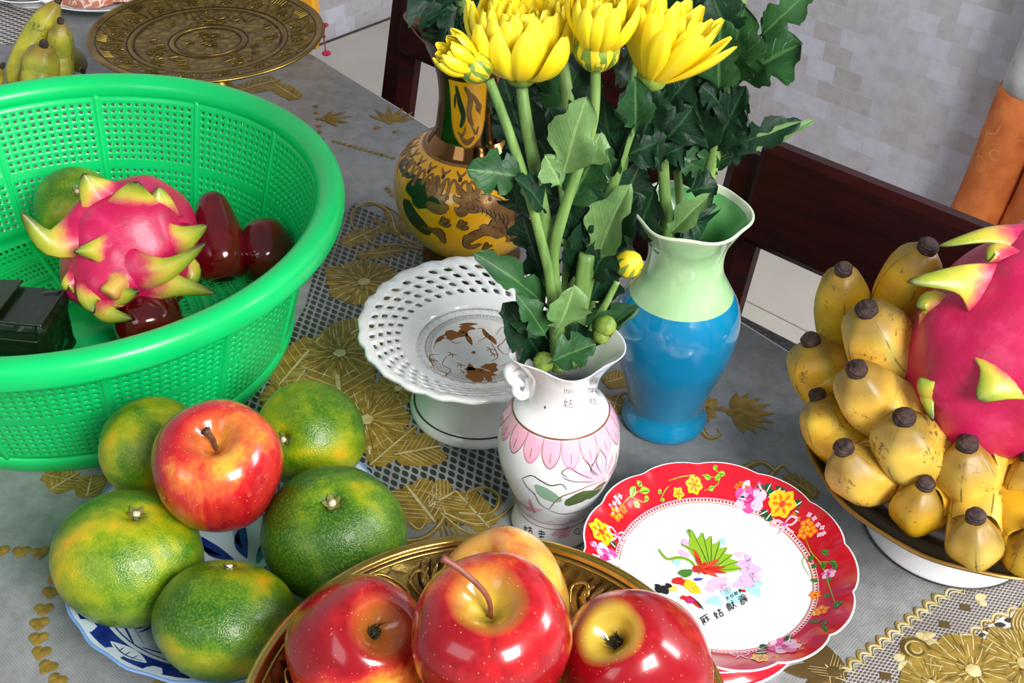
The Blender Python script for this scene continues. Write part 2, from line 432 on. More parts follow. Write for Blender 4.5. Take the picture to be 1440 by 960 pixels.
for i in range(12): cl.disc(W2((470+i*7.5, 199+i*2.1)), .0026, 0, 7, .0006)
for i in range(6): cl.disc(W2((444+i*1.5, 150+i*9)), .003, 0, 7, .0006)
for i in range(8): cl.disc(W2((545+i*4, 265+ (i%3)*5)), .003, 0, 7, .0006)
feather((335,128),(395,112),.03,6); fan((455,168), -40, 70, 5, .03, .005); feather((420,140),(385,118),.02,5)
def bloom(c, r, n=9, rot=0.0, mi=0):
    x, y = W2(c)
    for ring_, (rr, nn) in enumerate(((1.0, n), (.66, n-2), (.36, n-4))):
        cl.h += .0004
        for i in range(nn):
            a = rot+ring_*.4+2*PI*i/nn; q = lambda f, s=0: (x+r*rr*(f*math.cos(a)-s*math.sin(a)), y+r*rr*(f*math.sin(a)+s*math.cos(a)))
            cl.disc(q(.62), r*rr*.36, mi, 10, .0003, .8, a+PI/2, .08)
            cl.h += .0003
            for s in (-.13, 0, .13): cl.stroke([q(.48, s*.7), q(.7, s*1.1), q(.93, s*1.6)], r*.020, 1 if s else 2)
            cl.h -= .0003
    cl.disc((x,y), r*.16, 1, 8, .0004); cl.h -= .0012
bloom((512,398), .036, 9, .3); bloom((478,498), .034, 9, .7); bloom((538,470), .022, 8); bloom((515,592), .036, 9, .1); bloom((405,560), .024, 8); bloom((560,548), .022, 8)
# behind the white vase and below the lattice dish
feather((612,735),(570,682),.032,7); feather((600,715),(640,692),.028,6); feather((690,745),(640,690),.022,6)
curl([(560,762),(600,755),(625,725),(612,700),(585,690),(566,705)],.005); curl([(645,722),(690,722),(702,700),(682,686),(658,694),(660,712),(676,710)],.0045)
curl([(625,722),(670,738),(710,722),(735,690)],.006); curl([(620,722),(655,748),(700,752),(728,750)],.004); curl([(575,735),(590,745),(600,730),(590,722)],.004)
for k in range(4): cs([(616+k*4,724),(622+k*9,758)], .0016, 0, 'none')
# right of the blue vase
cs([(975,575),(1010,575),(1035,580)], .004, 0); fan((1030,580), -75, 75, 9, .032, .007); feather((985,582),(995,556),.016,4); fan((994,575), 60, 160, 5, .018, .006); fan((994,575), 200, 300, 4, .016, .006)
curl([(984,598),(996,616),(1012,612),(1008,602)],.005); curl([(860,590),(868,560),(880,552),(888,562)],.005); feather((850,540),(880,530),.018,5); feather((845,560),(880,575),.016,5)
curl([(1040,662),(1068,650),(1088,662),(1082,676)],.006); curl([(1080,672),(1100,655),(1112,668)],.005); feather((1150,700),(1100,668),.016,4)
# hearts at the left
for p, a in zip([(-30,774),(0,775),(30,776),(57,777),(78,812),(72,833),(61,857),(55,877),(54,898),(58,918),(67,938),(80,957),(95,975)], [.2,.1,.1,.3,-.4,0,.1,.2,.1,0,-.3,-.4,-.5]):
    x, y = W2(p); r = .0042
    for s in (-1,1):
        ca, sa = math.cos(a), math.sin(a); ox, oy = s*r*.62, r*.3
        cl.disc((x+ox*ca-oy*sa, y+ox*sa+oy*ca), r*.82, 0, 10, .0009)
    cl.leaf((x-r*.2*math.sin(a), y+r*.6), (x+r*1.3*math.sin(a), y-r*1.35), r*1.7, 0, 0, .0009)
feather((70,690),(112,665),.018,5); feather((122,700),(130,668),.018,5); feather((60,668),(100,676),.014,4); feather((255,962),(235,948),.018,4)
# the lace band at the lower right
def scallop(a, b, n, r, mis):
    A, B = Vector(W2(a)).to_3d(), Vector(W2(b)).to_3d(); d = (B-A)/n; q = Vector((d.y, -d.x, 0)).normalized()
    for i in range(n):
        c0 = A+d*i
        for (off, w, mi) in mis:
            P = [c0 + d*(t/6) - q*(math.sin(PI*t/6)*r+off) for t in range(7)]; cl.stroke([(p.x,p.y) for p in P], w, mi, 'none', .0006, 2)
scallop((1110,1010),(1330,840),16,.0045,[(.0002,.0016,1),(-.0025,.0008,1),(.0022,.0012,0)]); scallop((1330,840),(1540,762),10,.0045,[(.0002,.0016,1),(-.0025,.0008,1)])
scallop((1280,960),(1395,874),8,.004,[(.0002,.0015,1),(-.002,.001,0)]); scallop((1395,874),(1540,818),7,.004,[(.0002,.0015,1),(-.002,.001,0)])
for p in ((1245,951),(1328,879),(1357,855)):
    x, y = W2(p); cl.h += .0003; cl.poly([(x-.0035,y-.0022),(x+.0028,y-.003),(x+.0035,y+.0022),(x-.0028,y+.003)], 2); cl.h -= .0003
x, y = W2((1288,915)); cl.disc((x,y), .0105, 0, 14, .0012, wob=.06); cl.h += .0012
for k in range(4): cl.stroke([(x+.0085*(1-k*.22)*math.cos(a/3+k), y+.008*(1-k*.22)*math.sin(a/3+k)) for a in range(0, 14, 2)], .0012, 1 if k%2 else 2, 'both')
cl.h -= .0012
for a, b in (((1296,900),(1316,892)),((1300,905),(1322,906)),((1296,900),(1295,888)),((1272,922),(1255,924)),((1274,928),(1262,942)),((1276,928),(1284,946)),((1372,845),(1388,838)),((1374,846),(1388,852))): clf(a, b, .006, .1, 1)
bloom((1368,945), .032, 9, .4); bloom((1440,935), .030, 9); bloom((1310,965), .022, 8); feather((1440,975),(1330,915),.03,7); feather((1400,990),(1300,955),.03,7); feather((1470,930),(1415,925),.04,7)
for k in range(5): curl([(1440+k*5,905),(1424+k*5,880),(1432+k*5,858),(1452,846)], .0035)
fan((1172,945), 100, 260, 5, .03, .012, 2); feather((1178,955),(1160,935),.02,4,2)
o = cl.build('gold_and_net_print', tc); o['label'] = 'gold leaf, heart and netting print'
ob = o

# ------------------------------------------------------------ chairs
def chair(name, label, left, right, zt, lean, group):
    """left/right: plan points of the outer ends of the back; zt: top above the table"""
    l = Vector((left[0], left[1], 0)); r = Vector((right[0], right[1], 0)); d = (r-l); w = d.length; d.normalize(); out = Vector((-d.y, d.x, 0))
    if out.dot(B_) < 0: out = -out
    c = (l+r)/2; top = T+zt
    t = thing(name, label, 'chair', (c.x, c.y, 0), group)
    def P(u, v, z): return Vector((d.x*u+out.x*v, d.y*u+out.y*v, z))
    up = (out*math.sin(lean)+Z_*math.cos(lean)).normalized(); nrm = d.cross(up)
    seat = .46; hb = top-seat
    bo = -math.tan(lean)*hb                      # the back's foot, in front of its top
    for s in (-1,1):
        V, Fc = [], []
        a = P(s*(w/2-.018), bo, seat); b = P(s*(w/2-.018), 0, top-.014)
        box(V, Fc, (a+b)/2, (.046, .034, (b-a).length), (d, nrm, up), .012)
        o = mesh('back_post', V, Fc, M_wood, t, smooth=False)
        V, Fc = [], []; box(V, Fc, P(s*(w/2-.02), bo, seat/2), (.036,.036,seat), (d, out, Z_), .004); mesh('leg', V, Fc, M_wood, t, smooth=False)
        V, Fc = [], []; box(V, Fc, P(s*(w/2-.02), bo-.36, (seat-.02)/2), (.036,.036,seat-.02), (d, out, Z_), .004); mesh('leg', V, Fc, M_wood, t, smooth=False)
    V, Fc = [], []; ctr = P(0, -math.tan(lean)*.04, top-.036) + nrm*(-.016 if nrm.dot(out) > 0 else .016)*1.0
    box(V, Fc, ctr, (w-.062, .026, .088), (d, nrm, up), .006); mesh('top_rail', V, Fc, M_wood, t, smooth=False)
    V, Fc = [], []; box(V, Fc, P(0, -math.tan(lean)*(hb-.1), seat+.1), (w-.07, .02, .05), (d, nrm, up), .004); mesh('lower_rail', V, Fc, M_wood, t, smooth=False)
    for k in (-1,0,1):
        V, Fc = [], []; a = P(k*w*.22, -math.tan(lean)*(hb-.12), seat+.12); b = P(k*w*.22, -math.tan(lean)*.1, top-.1)
        if k == 0: continue
    V, Fc = [], []; box(V, Fc, P(0, bo-.18, seat-.012), (w, .40, .024), (d, out, Z_), .006); mesh('seat', V, Fc, M_wood, t, smooth=False)
    for s in (-1,1):
        V, Fc = [], []; box(V, Fc, P(s*(w/2-.02), bo-.18, .2), (.02,.33,.03), (d, out, Z_), .003); mesh('stretcher', V, Fc, M_wood, t, smooth=False)
    return t
q0, q1 = at(1052, 222, .085), at(1085, 212, .1)
dA = Vector((.7604, -.6494, 0))
lp = Vector((.190, .915, 0)); chair('dining_chair', 'dark red wooden chair back rising beyond the banana dish', (lp.x, lp.y), (lp.x+dA.x*.42, lp.y+dA.y*.42), .118, math.radians(12), 'dark wooden chairs along the far side')
lp = Vector((-.135, 1.30, 0)); chair('dining_chair', 'dark red wooden chair behind the yellow dragon vase', (lp.x, lp.y), (lp.x+dA.x*.40, lp.y+dA.y*.40), .1, math.radians(12), 'dark wooden chairs along the far side')

# ------------------------------------------------------------ orange roll by the wall
def orangef(k):
    v = k.coord(); n = k.noise(v, 18, 4); vo = k.voro(v, 34, 'SMOOTH_F1'); k.bump(n, .3, .004)
    c = k.ramp(n, [(.3, (176, 84, 30)), (.7, (222, 128, 62))])
    return k.mix(k.math('MULTIPLY', k.ramp(k.math('ABSOLUTE', k.math('SUBTRACT', vo, .34)), [(.0, 1.0), (.05, 0.0)]), k.ramp(k.noise(v, 7, 2), [(.5, 0.0), (.6, .6)])), c, (228, 176, 120))
M_orange = mat('orange_fabric', rough=.8, fn=orangef); M_wht = mat('white_fabric', rough=.8, fn=speckled((180, 184, 184), (216, 220, 222), 20))
def onB(px, py, b): return att(px, py, b/ray(px, py).dot(B_))
p0 = onB(1362, 330, 2.06); p1 = onB(1448, 128, 2.06)
t = thing('fabric_roll', 'orange flowered fabric roll leaning near the wall behind the chair', 'fabric', (p0.x, p0.y, 0))
for k, (dx, rr) in enumerate(((0, .052), (.10, .055))):
    a = p0+A_*dx - Vector((t.location)); b = p1+A_*dx - Vector((t.location)); a = a + (a-b)*((a.z-.03)/(b.z-a.z)) if a.z > .03 else a
    V, Fc = tube([a.lerp(b, i/8) for i in range(9)], lambda u: rr*(.96+.04*math.sin(9*u)), 24); mesh('roll', V, Fc, M_orange, t)
    c = b+(b-a)*.5; V, Fc = tube([b.lerp(c, i/5) for i in range(6)], lambda u: rr*.93, 24); mesh('white_wrap', V, Fc, M_wht, t)

# ------------------------------------------------------------ porcelain, brass, plastic
M_porc = mat('white_porcelain', (232, 234, 232), .14, coat=.5, fn=speckled((222, 226, 224), (240, 241, 240), 12))
M_porcw = mat('bright_porcelain', (240, 241, 242), .12, coat=.5)
M_brassedge = mat('gilt_edge', (132, 100, 44), .3, .6)
M_prgold = mat('gilt_print', (156, 104, 50), .35, .5); M_prgrey = mat('grey_print', (128, 120, 110), .4)
M_line = mat('black_print', (44, 40, 42), .35)

# lattice dish ------------------------------------------------
def perforate(surf, nc, rows, holef, seg=8):
    """cells (column, row) with a hole scaled by holef(row, col) (0 = solid); surf(u, v): u in columns, v in rows -> point"""
    V, Fc = [], []; key = {}
    def vid(p):
        k = (round(p.x*2e5), round(p.y*2e5), round(p.z*2e5))
        if k not in key: key[k] = len(V); V.append(p)
        return key[k]
    q = {8: [(0,0),(.5,0),(1,0),(1,.5),(1,1),(.5,1),(0,1),(0,.5)], 4: [(0,0),(1,0),(1,1),(0,1)]}[seg]
    for r in range(rows):
        for c in range(nc):
            hx, hy = holef(r, c); o = [vid(surf(c+a, r+b)) for a, b in q]
            if hx <= 0: Fc.append(tuple(o)); continue
            if seg == 8:
                inn = [vid(surf(c+.5+hx*.5*math.cos(-PI*.75+PI/4*i)*(1.12 if i%2 == 0 else 1), r+.5+hy*.5*math.sin(-PI*.75+PI/4*i)*(1.12 if i%2 == 0 else 1))) for i in range(8)]
            else: inn = [vid(surf(c+.5+(a-.5)*hx, r+.5+(b-.5)*hy)) for a, b in q]
            n = len(q)
            for i in range(n): Fc.append((o[i], o[(i+1)%n], inn[(i+1)%n], inn[i]))
    return V, Fc
c0 = Vector((-.0245, .690, T))
t = thing('pedestal_dish', 'white openwork porcelain footed dish with pierced scalloped rim', 'dish', c0)
lat_prof = [(.0, .0545), (.030, .0545), (.044, .0555), (.054, .0590), (.066, .0655), (.078, .0715), (.0855, .0745)]
zf = interp(lat_prof); NC = 40
def lsurf(u, v):
    k = v/7.0; r = .045 + (.0855-.045)*k; a = 2*PI*(u+v*.5)/NC
    r *= 1+.030*(k**3)*abs(math.cos(12*a))-.012*k**3
    return Vector((r*math.cos(a), r*math.sin(a), zf(min(r, .0855))))
V, Fc = perforate(lsurf, NC, 7, lambda r, c: (.50, .66) if 2 <= r <= 5 else (0, 0))
o = mesh('pierced_rim', V, Fc, M_porc, t); s = o.modifiers.new('t', 'SOLIDIFY'); s.thickness = .0028; s.offset = -1
lathe('well', [(.0004,.0545),(.02,.0545),(.034,.0547),(.0456,.0556),(.0452,.0530),(.03,.051),(.0004,.051)], 92, M_porc, t)
lathe('foot', [(.020,.0515),(.026,.050),(.0305,.040),(.036,.025),(.045,.010),(.0500,.004),(.0505,.0),(.046,.0),(.040,.012),(.03,.030),(.024,.045),(.018,.051)], 72, [M_porc, M_line], t, cap=False)
V, Fc = tube([(.0475*math.cos(a*PI/36), .0475*math.sin(a*PI/36), .0078) for a in range(73)], .0006, 6); mesh('foot_line', V, Fc, M_line, t)
d = Deco(lambda u, v, h: Vector((u, v, zf(math.hypot(u, v))+h)), [M_prgold, M_prgrey])
def pmap(c0, zc):       # pixel -> plan coordinates in a dish
    def f(px, py): q = at(px, py, zc); return (q.x-c0.x, q.y-c0.y)
    return f
L = pmap(c0, .0548)
def PL(*pts): return [L(*p) for p in pts]
for (c_, r_) in (((640,478),1),):
    # two dragons' heads and two phoenixes in worn gilt, with curling bodies
    d.disc(L(640,470), .009, 0, 14, 0, .55, .1, .22); d.disc(L(655,462), .006, 0, 12, 0, .7, .4, .25); d.leaf(L(625,470), L(612,482), .004, 0)
    d.disc(L(672,525), .010, 0, 14, 0, .7, -.1, .24); d.disc(L(690,516), .006, 0, 12, 0, .8, -.4, .25); d.leaf(L(660,510), L(668,540), .007, 0); d.leaf(L(676,520), L(672,542), .007, 0); d.leaf(L(684,524), L(690,540), .005, 0)
    d.disc(L(666,495), .0016, 0, 10); d.leaf(L(645,456), L(672,455), .004, 0); d.leaf(L(678,462), L(690,478), .004, 0); d.leaf(L(688,470), L(698,484), .004, 0); d.leaf(L(655,468), L(664,485), .004, 0)
for P in ([(606,505),(612,520),(628,525),(622,535),(640,540),(655,545)], [(610,490),(615,478),(628,475),(640,482),(650,480)], [(698,470),(706,460),(716,466),(708,480),(700,488),(712,498),(725,490)], [(690,480),(700,500),(690,508)], [(672,480),(684,472),(680,462),(670,462)],
          [(610,512),(606,520),(616,532),(634,536),(648,546)], [(628,500),(622,512),(634,520),(628,530),(646,538)], [(700,515),(716,510),(724,500),(735,505)], [(702,524),(720,518),(735,520)], [(640,546),(660,552),(690,548),(708,538)], [(618,498),(604,500),(608,512)]):
    d.stroke(PL(*P), .0007, 0)
for x, y in ((636,497),(610,506),(652,522),(695,497),(690,490),(715,518),(648,512)):
    for k in range(4):
        a = k*1.1+.4; d.stroke(PL((x,y), (x+7*math.cos(a), y+5*math.sin(a))), .0008, 0)
for rr in (.0385, .0345):
    d.stroke([(rr*math.cos(a*PI/24), rr*math.sin(a*PI/24)) for a in range(49)], .0003, 1, 'none', 0, 1)
for k in range(44):       # key fret between the two lines
    a = 2*PI*k/44; q = lambda s, rr: (rr*math.cos(a+s), rr*math.sin(a+s))
    for P in ([q(0,.035), q(0,.038)], [q(0,.038), q(.09,.038)], [q(.09,.038), q(.09,.0358)], [q(.09,.0358), q(.045,.0358)], [q(.045,.0358), q(.045,.037)]): d.stroke(P, .00035, 1, 'none', 0, 1, False)
for k in range(40):       # incised criss-cross lines running on from the lattice
    a = 2*PI*k/40
    for s in (-1, 1): d.stroke([(r*math.cos(a+s*(r-.041)*9), r*math.sin(a+s*(r-.041)*9)) for r in (.0415, .046, .051, .0545)], .00035, 1)
    if k % 2: d.stroke([(r*math.cos(a+(r-.07)*9), r*math.sin(a+(r-.07)*9)) for r in (.07, .075, .080)], .0003, 1)
d.build('gilt_dragon_print', t)

# red bordered plate ------------------------------------------
M_red = mat('red_glaze', rough=.16, coat=.5, fn=speckled((192, 14, 36), (210, 24, 46), 20))
M_white = mat('plate_white', (240, 244, 246), .12, coat=.6)
PAL = {n: mat('print_'+n, c, .25, coat=.3) for n, c in dict(pink=(224,86,160), rose=(190,40,120), orange=(240,120,24), yellow=(250,200,30), leafgreen=(70,130,46), lime=(150,196,40), darkgreen=(24,84,44), palepink=(246,200,222), lilac=(226,190,232), aqua=(170,226,232), red=(206,40,30), black=(34,30,34), skin=(240,206,110), white=(244,240,240), redorange=(222,74,40), blue=(60,80,170)).items()}
PN = list(PAL); PM = list(PAL.values()); I = {n: i for i, n in enumerate(PN)}
rc = Vector((.1292, .4985, T))
t = thing('footed_plate', 'red bordered scalloped plate with white centre and painted figure on low foot', 'plate', rc)
def scal(r, z, a, k):
    w = max(0, (r-.066)/.015); return r*(1+w*(.040*abs(math.cos(6.5*a+.4))**.6-.022)), z
rp = [(.0004,.036),(.03,.036),(.055,.0362),(.060,.0372),(.066,.0405),(.073,.0455),(.0795,.0500),(.0815,.0512),(.0822,.0506),(.0808,.0490),(.074,.0435),(.066,.038),(.058,.034),(.04,.0325),(.022,.0325)]
lathe('plate', rp, 144, [M_white, M_red, M_brassedge, M_white], t, scal, lambda k, r, z: (0 if r < .0606 or z < np.interp(r, [.06,.066,.082],[.0365,.0395,.0500]) else (3 if r > .0812 or k > .52 else 1)), 4)
lathe('foot', [(.022,.0326),(.026,.031),(.034,.022),(.049,.010),(.058,.004),(.0592,.0),(.054,.0),(.046,.007),(.03,.018),(.02,.028)], 96, [M_red, M_white], t, None, lambda k, r, z: 1 if z < .003 or k > .55 else 0, 4, cap=False)
zr = interp([(0,.036),(.055,.0362),(.060,.0372),(.066,.0405),(.073,.0455),(.0795,.0500),(.0815,.0512)])
d = Deco(lambda u, v, h: Vector((u, v, zr(math.hypot(u, v))+h)), PM + [M_brassedge]); d.base = .0002
def Lp(px, py):         # find the plan point on the sloping plate that shows at this pixel
    z = .037
    for _ in range(12): q = at(px, py, z); r = math.hypot(q.x-rc.x, q.y-rc.y); z = .5*z+.5*zr(r)
    return (q.x-rc.x, q.y-rc.y)
for k in range(170):      # beaded inner line
    a = 2*PI*k/170; ca, sa = math.cos(a), math.sin(a); d.stroke([(.0596*ca, .0596*sa), (.0612*ca, .0612*sa)], .0010, I['white'], 'none', 0, 1, False)
for rr, w in ((.0590,.0005),(.0618,.0005)): d.stroke([(rr*math.cos(a*PI/40), rr*math.sin(a*PI/40)) for a in range(81)], w, I['redorange'] if rr < .06 else I['palepink'], 'none', 0, 1)
def bl(px, py, r, cp, cc, c2=None, n=5, lay=2): d.lay(lay); d.flower(Lp(px, py), r, I[cp], I[cc], n, px*.37, 0, .80, I[c2] if c2 else None); d.lay(0)
def peony(px, py, r, rot=0):
    x, y = Lp(px, py); d.lay(1)
    for k in range(7): a = rot+k*2*PI/7; d.disc((x+r*.62*math.cos(a), y+r*.62*math.sin(a)), r*.46, I['pink' if k % 2 else 'palepink'], 10, 0, .85, a)
    d.lay(2)
    for k in range(5): a = rot+.4+k*2*PI/5; d.disc((x+r*.34*math.cos(a), y+r*.34*math.sin(a)), r*.33, I['pink' if k % 2 else 'lilac'], 10, 0, .8, a)
    d.lay(3); d.disc((x,y), r*.22, I['rose'], 10); d.lay(4); d.stroke([(x-r*.5,y-r*.1),(x-r*.1,y-r*.3),(x+r*.35,y+.0)], r*.12, I['rose']); d.lay(0)
def lv(a, b, w=.003, c='leafgreen', lay=1): w *= 1.25; d.lay(lay); A, B = Lp(*a), Lp(*b); d.leaf(A, B, w, I[c], .08); d.lay(lay+1); d.stroke([A, B], w*.14, I['white' if c == 'darkgreen' else 'darkgreen']); d.lay(0)
def tw(P, w=.0005, c='lime'): d.lay(1); d.stroke([Lp(*p) for p in P], w, I[c]); d.lay(0)
def bow(px, py, s=1, r=0):
    d.lay(3); x, y = Lp(px, py)
    for k in (-1, 1):
        d.stroke([(x,y),(x+k*.004*s,y+.0035*s),(x+k*.0075*s,y+.001*s),(x+k*.004*s,y-.0015*s),(x,y)], .0014*s, I['palepink'])
        d.stroke([(x,y),(x+k*.002*s,y-.004*s),(x+k*.005*s,y-.007*s)], .0014*s, I['palepink'])
    d.lay(4); d.disc((x,y), .0014*s, I['pink']); d.lay(0)
# upper right bouquet
for a, b in (((1072,690),(1066,680)),((1078,692),(1084,680)),((1080,700),(1090,690)),((1100,692),(1104,690)),((1118,712),(1128,705)),((1118,718),(1126,722)),((1080,718),(1068,724)),((1084,722),(1076,732)),((1050,702),(1038,700)),((1094,690),(1098,686))): lv(a, b, .0042, 'darkgreen')
peony(1055,700,.0095); bl(1100,709,.0088,'yellow','redorange','orange',6); bl(1090,700,.0045,'yellow','orange'); bow(1103,737,1.0)
for x, y in ((1036,684),(1042,680),(1050,686),(1116,724),(1122,730)): bl(x, y, .0018, 'orange', 'red', n=4)
# right spray
for x, y in ((1134,738),(1140,747),(1130,750)): bl(x, y, .0042, 'orange', 'redorange', 'yellow')
for x, y in ((1138,724),(1145,729),(1150,738),(1156,742),(1158,750),(1152,752)): bl(x, y, .0017, 'palepink', 'pink', n=4)
tw([(1132,755),(1140,775),(1152,790),(1160,805),(1168,830),(1176,852)]); tw([(1140,775),(1128,790),(1140,812)]); tw([(1152,790),(1176,790)])
for a, b in (((1154,775),(1166,780)),((1142,780),(1136,790)),((1156,790),(1158,800)),((1146,792),(1142,800)),((1170,792),(1176,800)),((1166,790),(1174,792)),((1168,835),(1158,838)),((1176,845),(1174,856)),((1160,815),(1170,815)),((1140,815),(1150,818)),((1178,846),(1182,850))): lv(a, b, .0026)
peony(1165,807,.0038); bl(1146,837,.0036,'orange','red','yellow'); bl(1155,858,.0046,'orange','redorange','yellow'); bl(1148,862,.0026,'yellow','red')
for a, b in (((1152,870),(1146,876)),((1160,872),(1156,880)),((1156,880),(1162,888)),((1140,872),(1144,876))): lv(a, b, .0022)
# bottom bouquet
lv((1108,905),(1112,893),.004,'darkgreen'); lv((1078,916),(1062,918),.005,'darkgreen'); lv((1070,912),(1080,908),.004,'darkgreen'); peony(1103,909,.0085,.6); bl(1070,925,.006,'yellow','redorange','orange',6); bl(1088,924,.004,'orange','red'); bow(1040,920,.7)
for x, y in ((1122,902),(1130,905),(1126,912)): bl(x, y, .0016, 'orange', 'red', n=4)
# left bouquet
lv((838,752),(842,736),.004,'darkgreen'); lv((836,762),(842,775),.004,'darkgreen'); bl(846,748,.0085,'yellow','redorange','orange',6); peony(852,783,.009); peony(838,770,.004); bow(868,752,.9); lv((858,762),(866,770),.004,'darkgreen')
for x, y in ((862,720),(868,716),(858,712),(864,708),(870,706),(872,698),(866,700)): bl(x, y, .0018, 'palepink', 'pink', n=4)
bl(866,722,.005,'orange','redorange','yellow'); bl(876,716,.003,'orange','red'); tw([(872,714),(884,700),(900,690),(912,684)]); tw([(890,700),(905,706),(910,700)])
for a, b in (((888,700),(894,684)),((890,706),(900,714)),((900,692),(914,690)),((906,700),(912,704)),((898,684),(902,678))): lv(a, b, .0034, 'lime')
# top
bl(954,694,.004,'yellow','orange','orange'); bl(976,682,.0058,'yellow','orange','orange',6); tw([(940,676),(960,670),(985,668),(1008,672)]); tw([(930,700),(935,690),(940,684)]); tw([(990,690),(1008,682),(1012,668),(1005,660)])
for a, b in (((1000,672),(990,668)),((1006,676),(1014,668)),((1010,666),(1020,668)),((1004,684),(996,688)),((930,700),(932,706)),((925,690),(930,694)),((1008,660),(1004,654))): lv(a, b, .0026, 'lime')
# painted figure in the white centre
def dd(px, py, r, c, sq=1, rot=0, wob=.15, lay=1): d.lay(lay); d.disc(Lp(px, py), r, I[c], 16, 0, sq, rot, wob); d.lay(0)
for x, y, r, c in ((965,765,.004,'lilac'),(962,780,.004,'lilac'),(952,790,.003,'aqua'),(1045,795,.006,'lilac'),(1058,800,.006,'lilac'),(1052,815,.006,'lilac'),(1062,812,.004,'palepink'),(1010,820,.006,'lilac'),(1020,828,.005,'palepink'),(1040,822,.004,'lilac'),(1030,838,.007,'aqua'),(1005,845,.005,'aqua'),(1060,830,.005,'aqua'),(1015,762,.003,'aqua'),(1040,780,.003,'palepink'),(998,828,.003,'lilac'),(1052,785,.003,'lilac'),(1066,820,.003,'aqua')): dd(x, y, r, c, .75, x*.1, .2)
for k in range(8):        # the green fan of feathers
    a = .0+k*.19; e = (974+ (70-k*8.5)*math.cos(a-.25)*1.0, 800-(58)*math.sin(.25+k*.16))
fan_t = [(1043,800),(1038,790),(1030,780),(1022,770),(1012,762),(1000,754),(988,749),(974,748)]
for k, e in enumerate(fan_t):
    d.lay(2+k%2); A, B = Lp(1000,802), Lp(*e); d.leaf(A, B, .0082, I['lime'], .10); d.lay(4); d.stroke([A, ((A[0]+B[0])/2, (A[1]+B[1])/2), B], .0005, I['darkgreen'])
for P in ([(926,772),(938,786),(955,784),(972,790),(984,808)], [(958,765),(970,772),(982,782),(982,806)], [(974,748),(968,746),(972,756)]): d.lay(3); d.stroke([Lp(*p) for p in P], .0024, I['lime']); d.lay(5); d.stroke([Lp(*p) for p in P], .0004, I['darkgreen'])
dd(964,806,.0045,'leafgreen',.7,.3,.1,5); dd(988,800,.006,'red',.7,.2,.2,5)
for e in ((1012,786),(1020,798),(1022,806),(1010,812),(975,772),(978,782)): d.lay(6); d.leaf(Lp(988,800), Lp(*e), .0032, I['redorange' if e[0] < 1015 else 'red'])
dd(956,818,.005,'red',.6,-.3,.15,6); dd(970,822,.004,'yellow',.9,0,.2,7); dd(978,830,.0035,'yellow',.8,.4,.2,7); dd(946,828,.003,'skin',.8,0,.05,7); dd(932,830,.0042,'black',.75,0,.15,7); dd(926,826,.0024,'black',1,0,.2,8); dd(940,824,.002,'black',1,0,.1,8)
for e in ((978,850),(985,856),(964,846)): d.lay(6); d.leaf(Lp(970,838), Lp(*e), .0034, I['red']); d.lay(8); d.leaf(Lp(976,842), Lp(990,858), .0015, I['darkgreen'])
dd(970,845,.0026,'rose',.8,0,.2,9); dd(961,841,.0018,'red',1,0,.1,9); dd(982,815,.003,'blue',.4,.2,.1,7)
# brush-written characters, in lines of strokes
G = {'a': [((-1,.8),(1,.8)),((-.8,.8),(-.9,-1)),((-.3,.6),(-.3,-.8)),((-.6,.2),(0,.2)),((.4,.6),(.4,-.8)),((.1,.2),(.9,.2)),((-.3,.1),(-.7,-.5)),((.4,.1),(.9,-.6)),((0,1),(.1,.8))],
     'b': [((-.6,.9),(-.9,-.2)),((-.9,-.1),(-.2,-.9)),((-.2,.4),(-.9,-.9)),((-1,.3),(-.1,.3)),((.1,.5),(1,.5)),((.55,.95),(.55,-.1)),((.2,-.1),(.9,-.1)),((.2,-.1),(.2,-.9)),((.9,-.1),(.9,-.9)),((.2,-.9),(.9,-.9))],
     'c': [((-1,.6),(.1,.6)),((-.5,1),(-.5,.6)),((-.9,.3),(0,.3)),((-.9,.3),(-.9,-.9)),((0,.3),(0,-.9)),((-.7,0),(-.2,0)),((-.7,-.4),(-.2,-.4)),((-.45,0),(-.45,-.9)),((.2,.4),(1,.4)),((.6,1),(.6,.2)),((.6,.2),(.2,-.9)),((.6,.2),(1,-.9)),((.85,.9),(.95,.7))],
     'd': [((-.8,.9),(.8,.9)),((0,1),(0,.5)),((-1,.5),(1,.5)),((-.8,.2),(.8,.2)),((-.5,.2),(-.5,-.1)),((.3,.2),(.3,-.1)),((-1,-.1),(1,-.1)),((-.8,-.4),(-.1,-.4)),((-.8,-.4),(-.8,-.9)),((-.1,-.4),(-.1,-.9)),((-.8,-.9),(-.1,-.9)),((.1,-.4),(.95,-.4)),((.6,-.2),(.6,-.95)),((.3,-.6),(.4,-.75))],
     'e': [((-.7,.6),(.7,.5)),((0,1),(-.1,-.9)),((-.8,0),(.8,.1)),((-.5,-.6),(.6,-.5))]}
def glyph(dk, g, c, ex, ey, w, mi):
    for P in G[g]: dk.stroke([(c[0]+ex[0]*a+ey[0]*b, c[1]+ex[1]*a+ey[1]*b) for a, b in P], w, mi, 'none', 0, 1, False)
d.lay(3)
for g, p in zip('abcd', ((992,871),(1010,863),(1028,852),(1045,843))):
    c_ = Lp(*p); ex = Vector(Lp(p[0]+5.2, p[1]-3.2))-Vector(c_); ey = Vector(Lp(p[0]-3.2, p[1]-5.5))-Vector(c_); glyph(d, g, c_, ex, ey, .0006, I['black'])
for k in range(4):
    p = (1023+k*6, 841-k*3.4); c_ = Lp(*p); ex = Vector(Lp(p[0]+2.2, p[1]-1.2))-Vector(c_); ey = Vector(Lp(p[0]-1.2, p[1]-2.4))-Vector(c_); glyph(d, 'ebcd'[k], c_, ex, ey, .0003, I['black'])
d.disc(Lp(1046,831), .0013, I['red'], 8)
d.build('flower_and_figure_print', t)
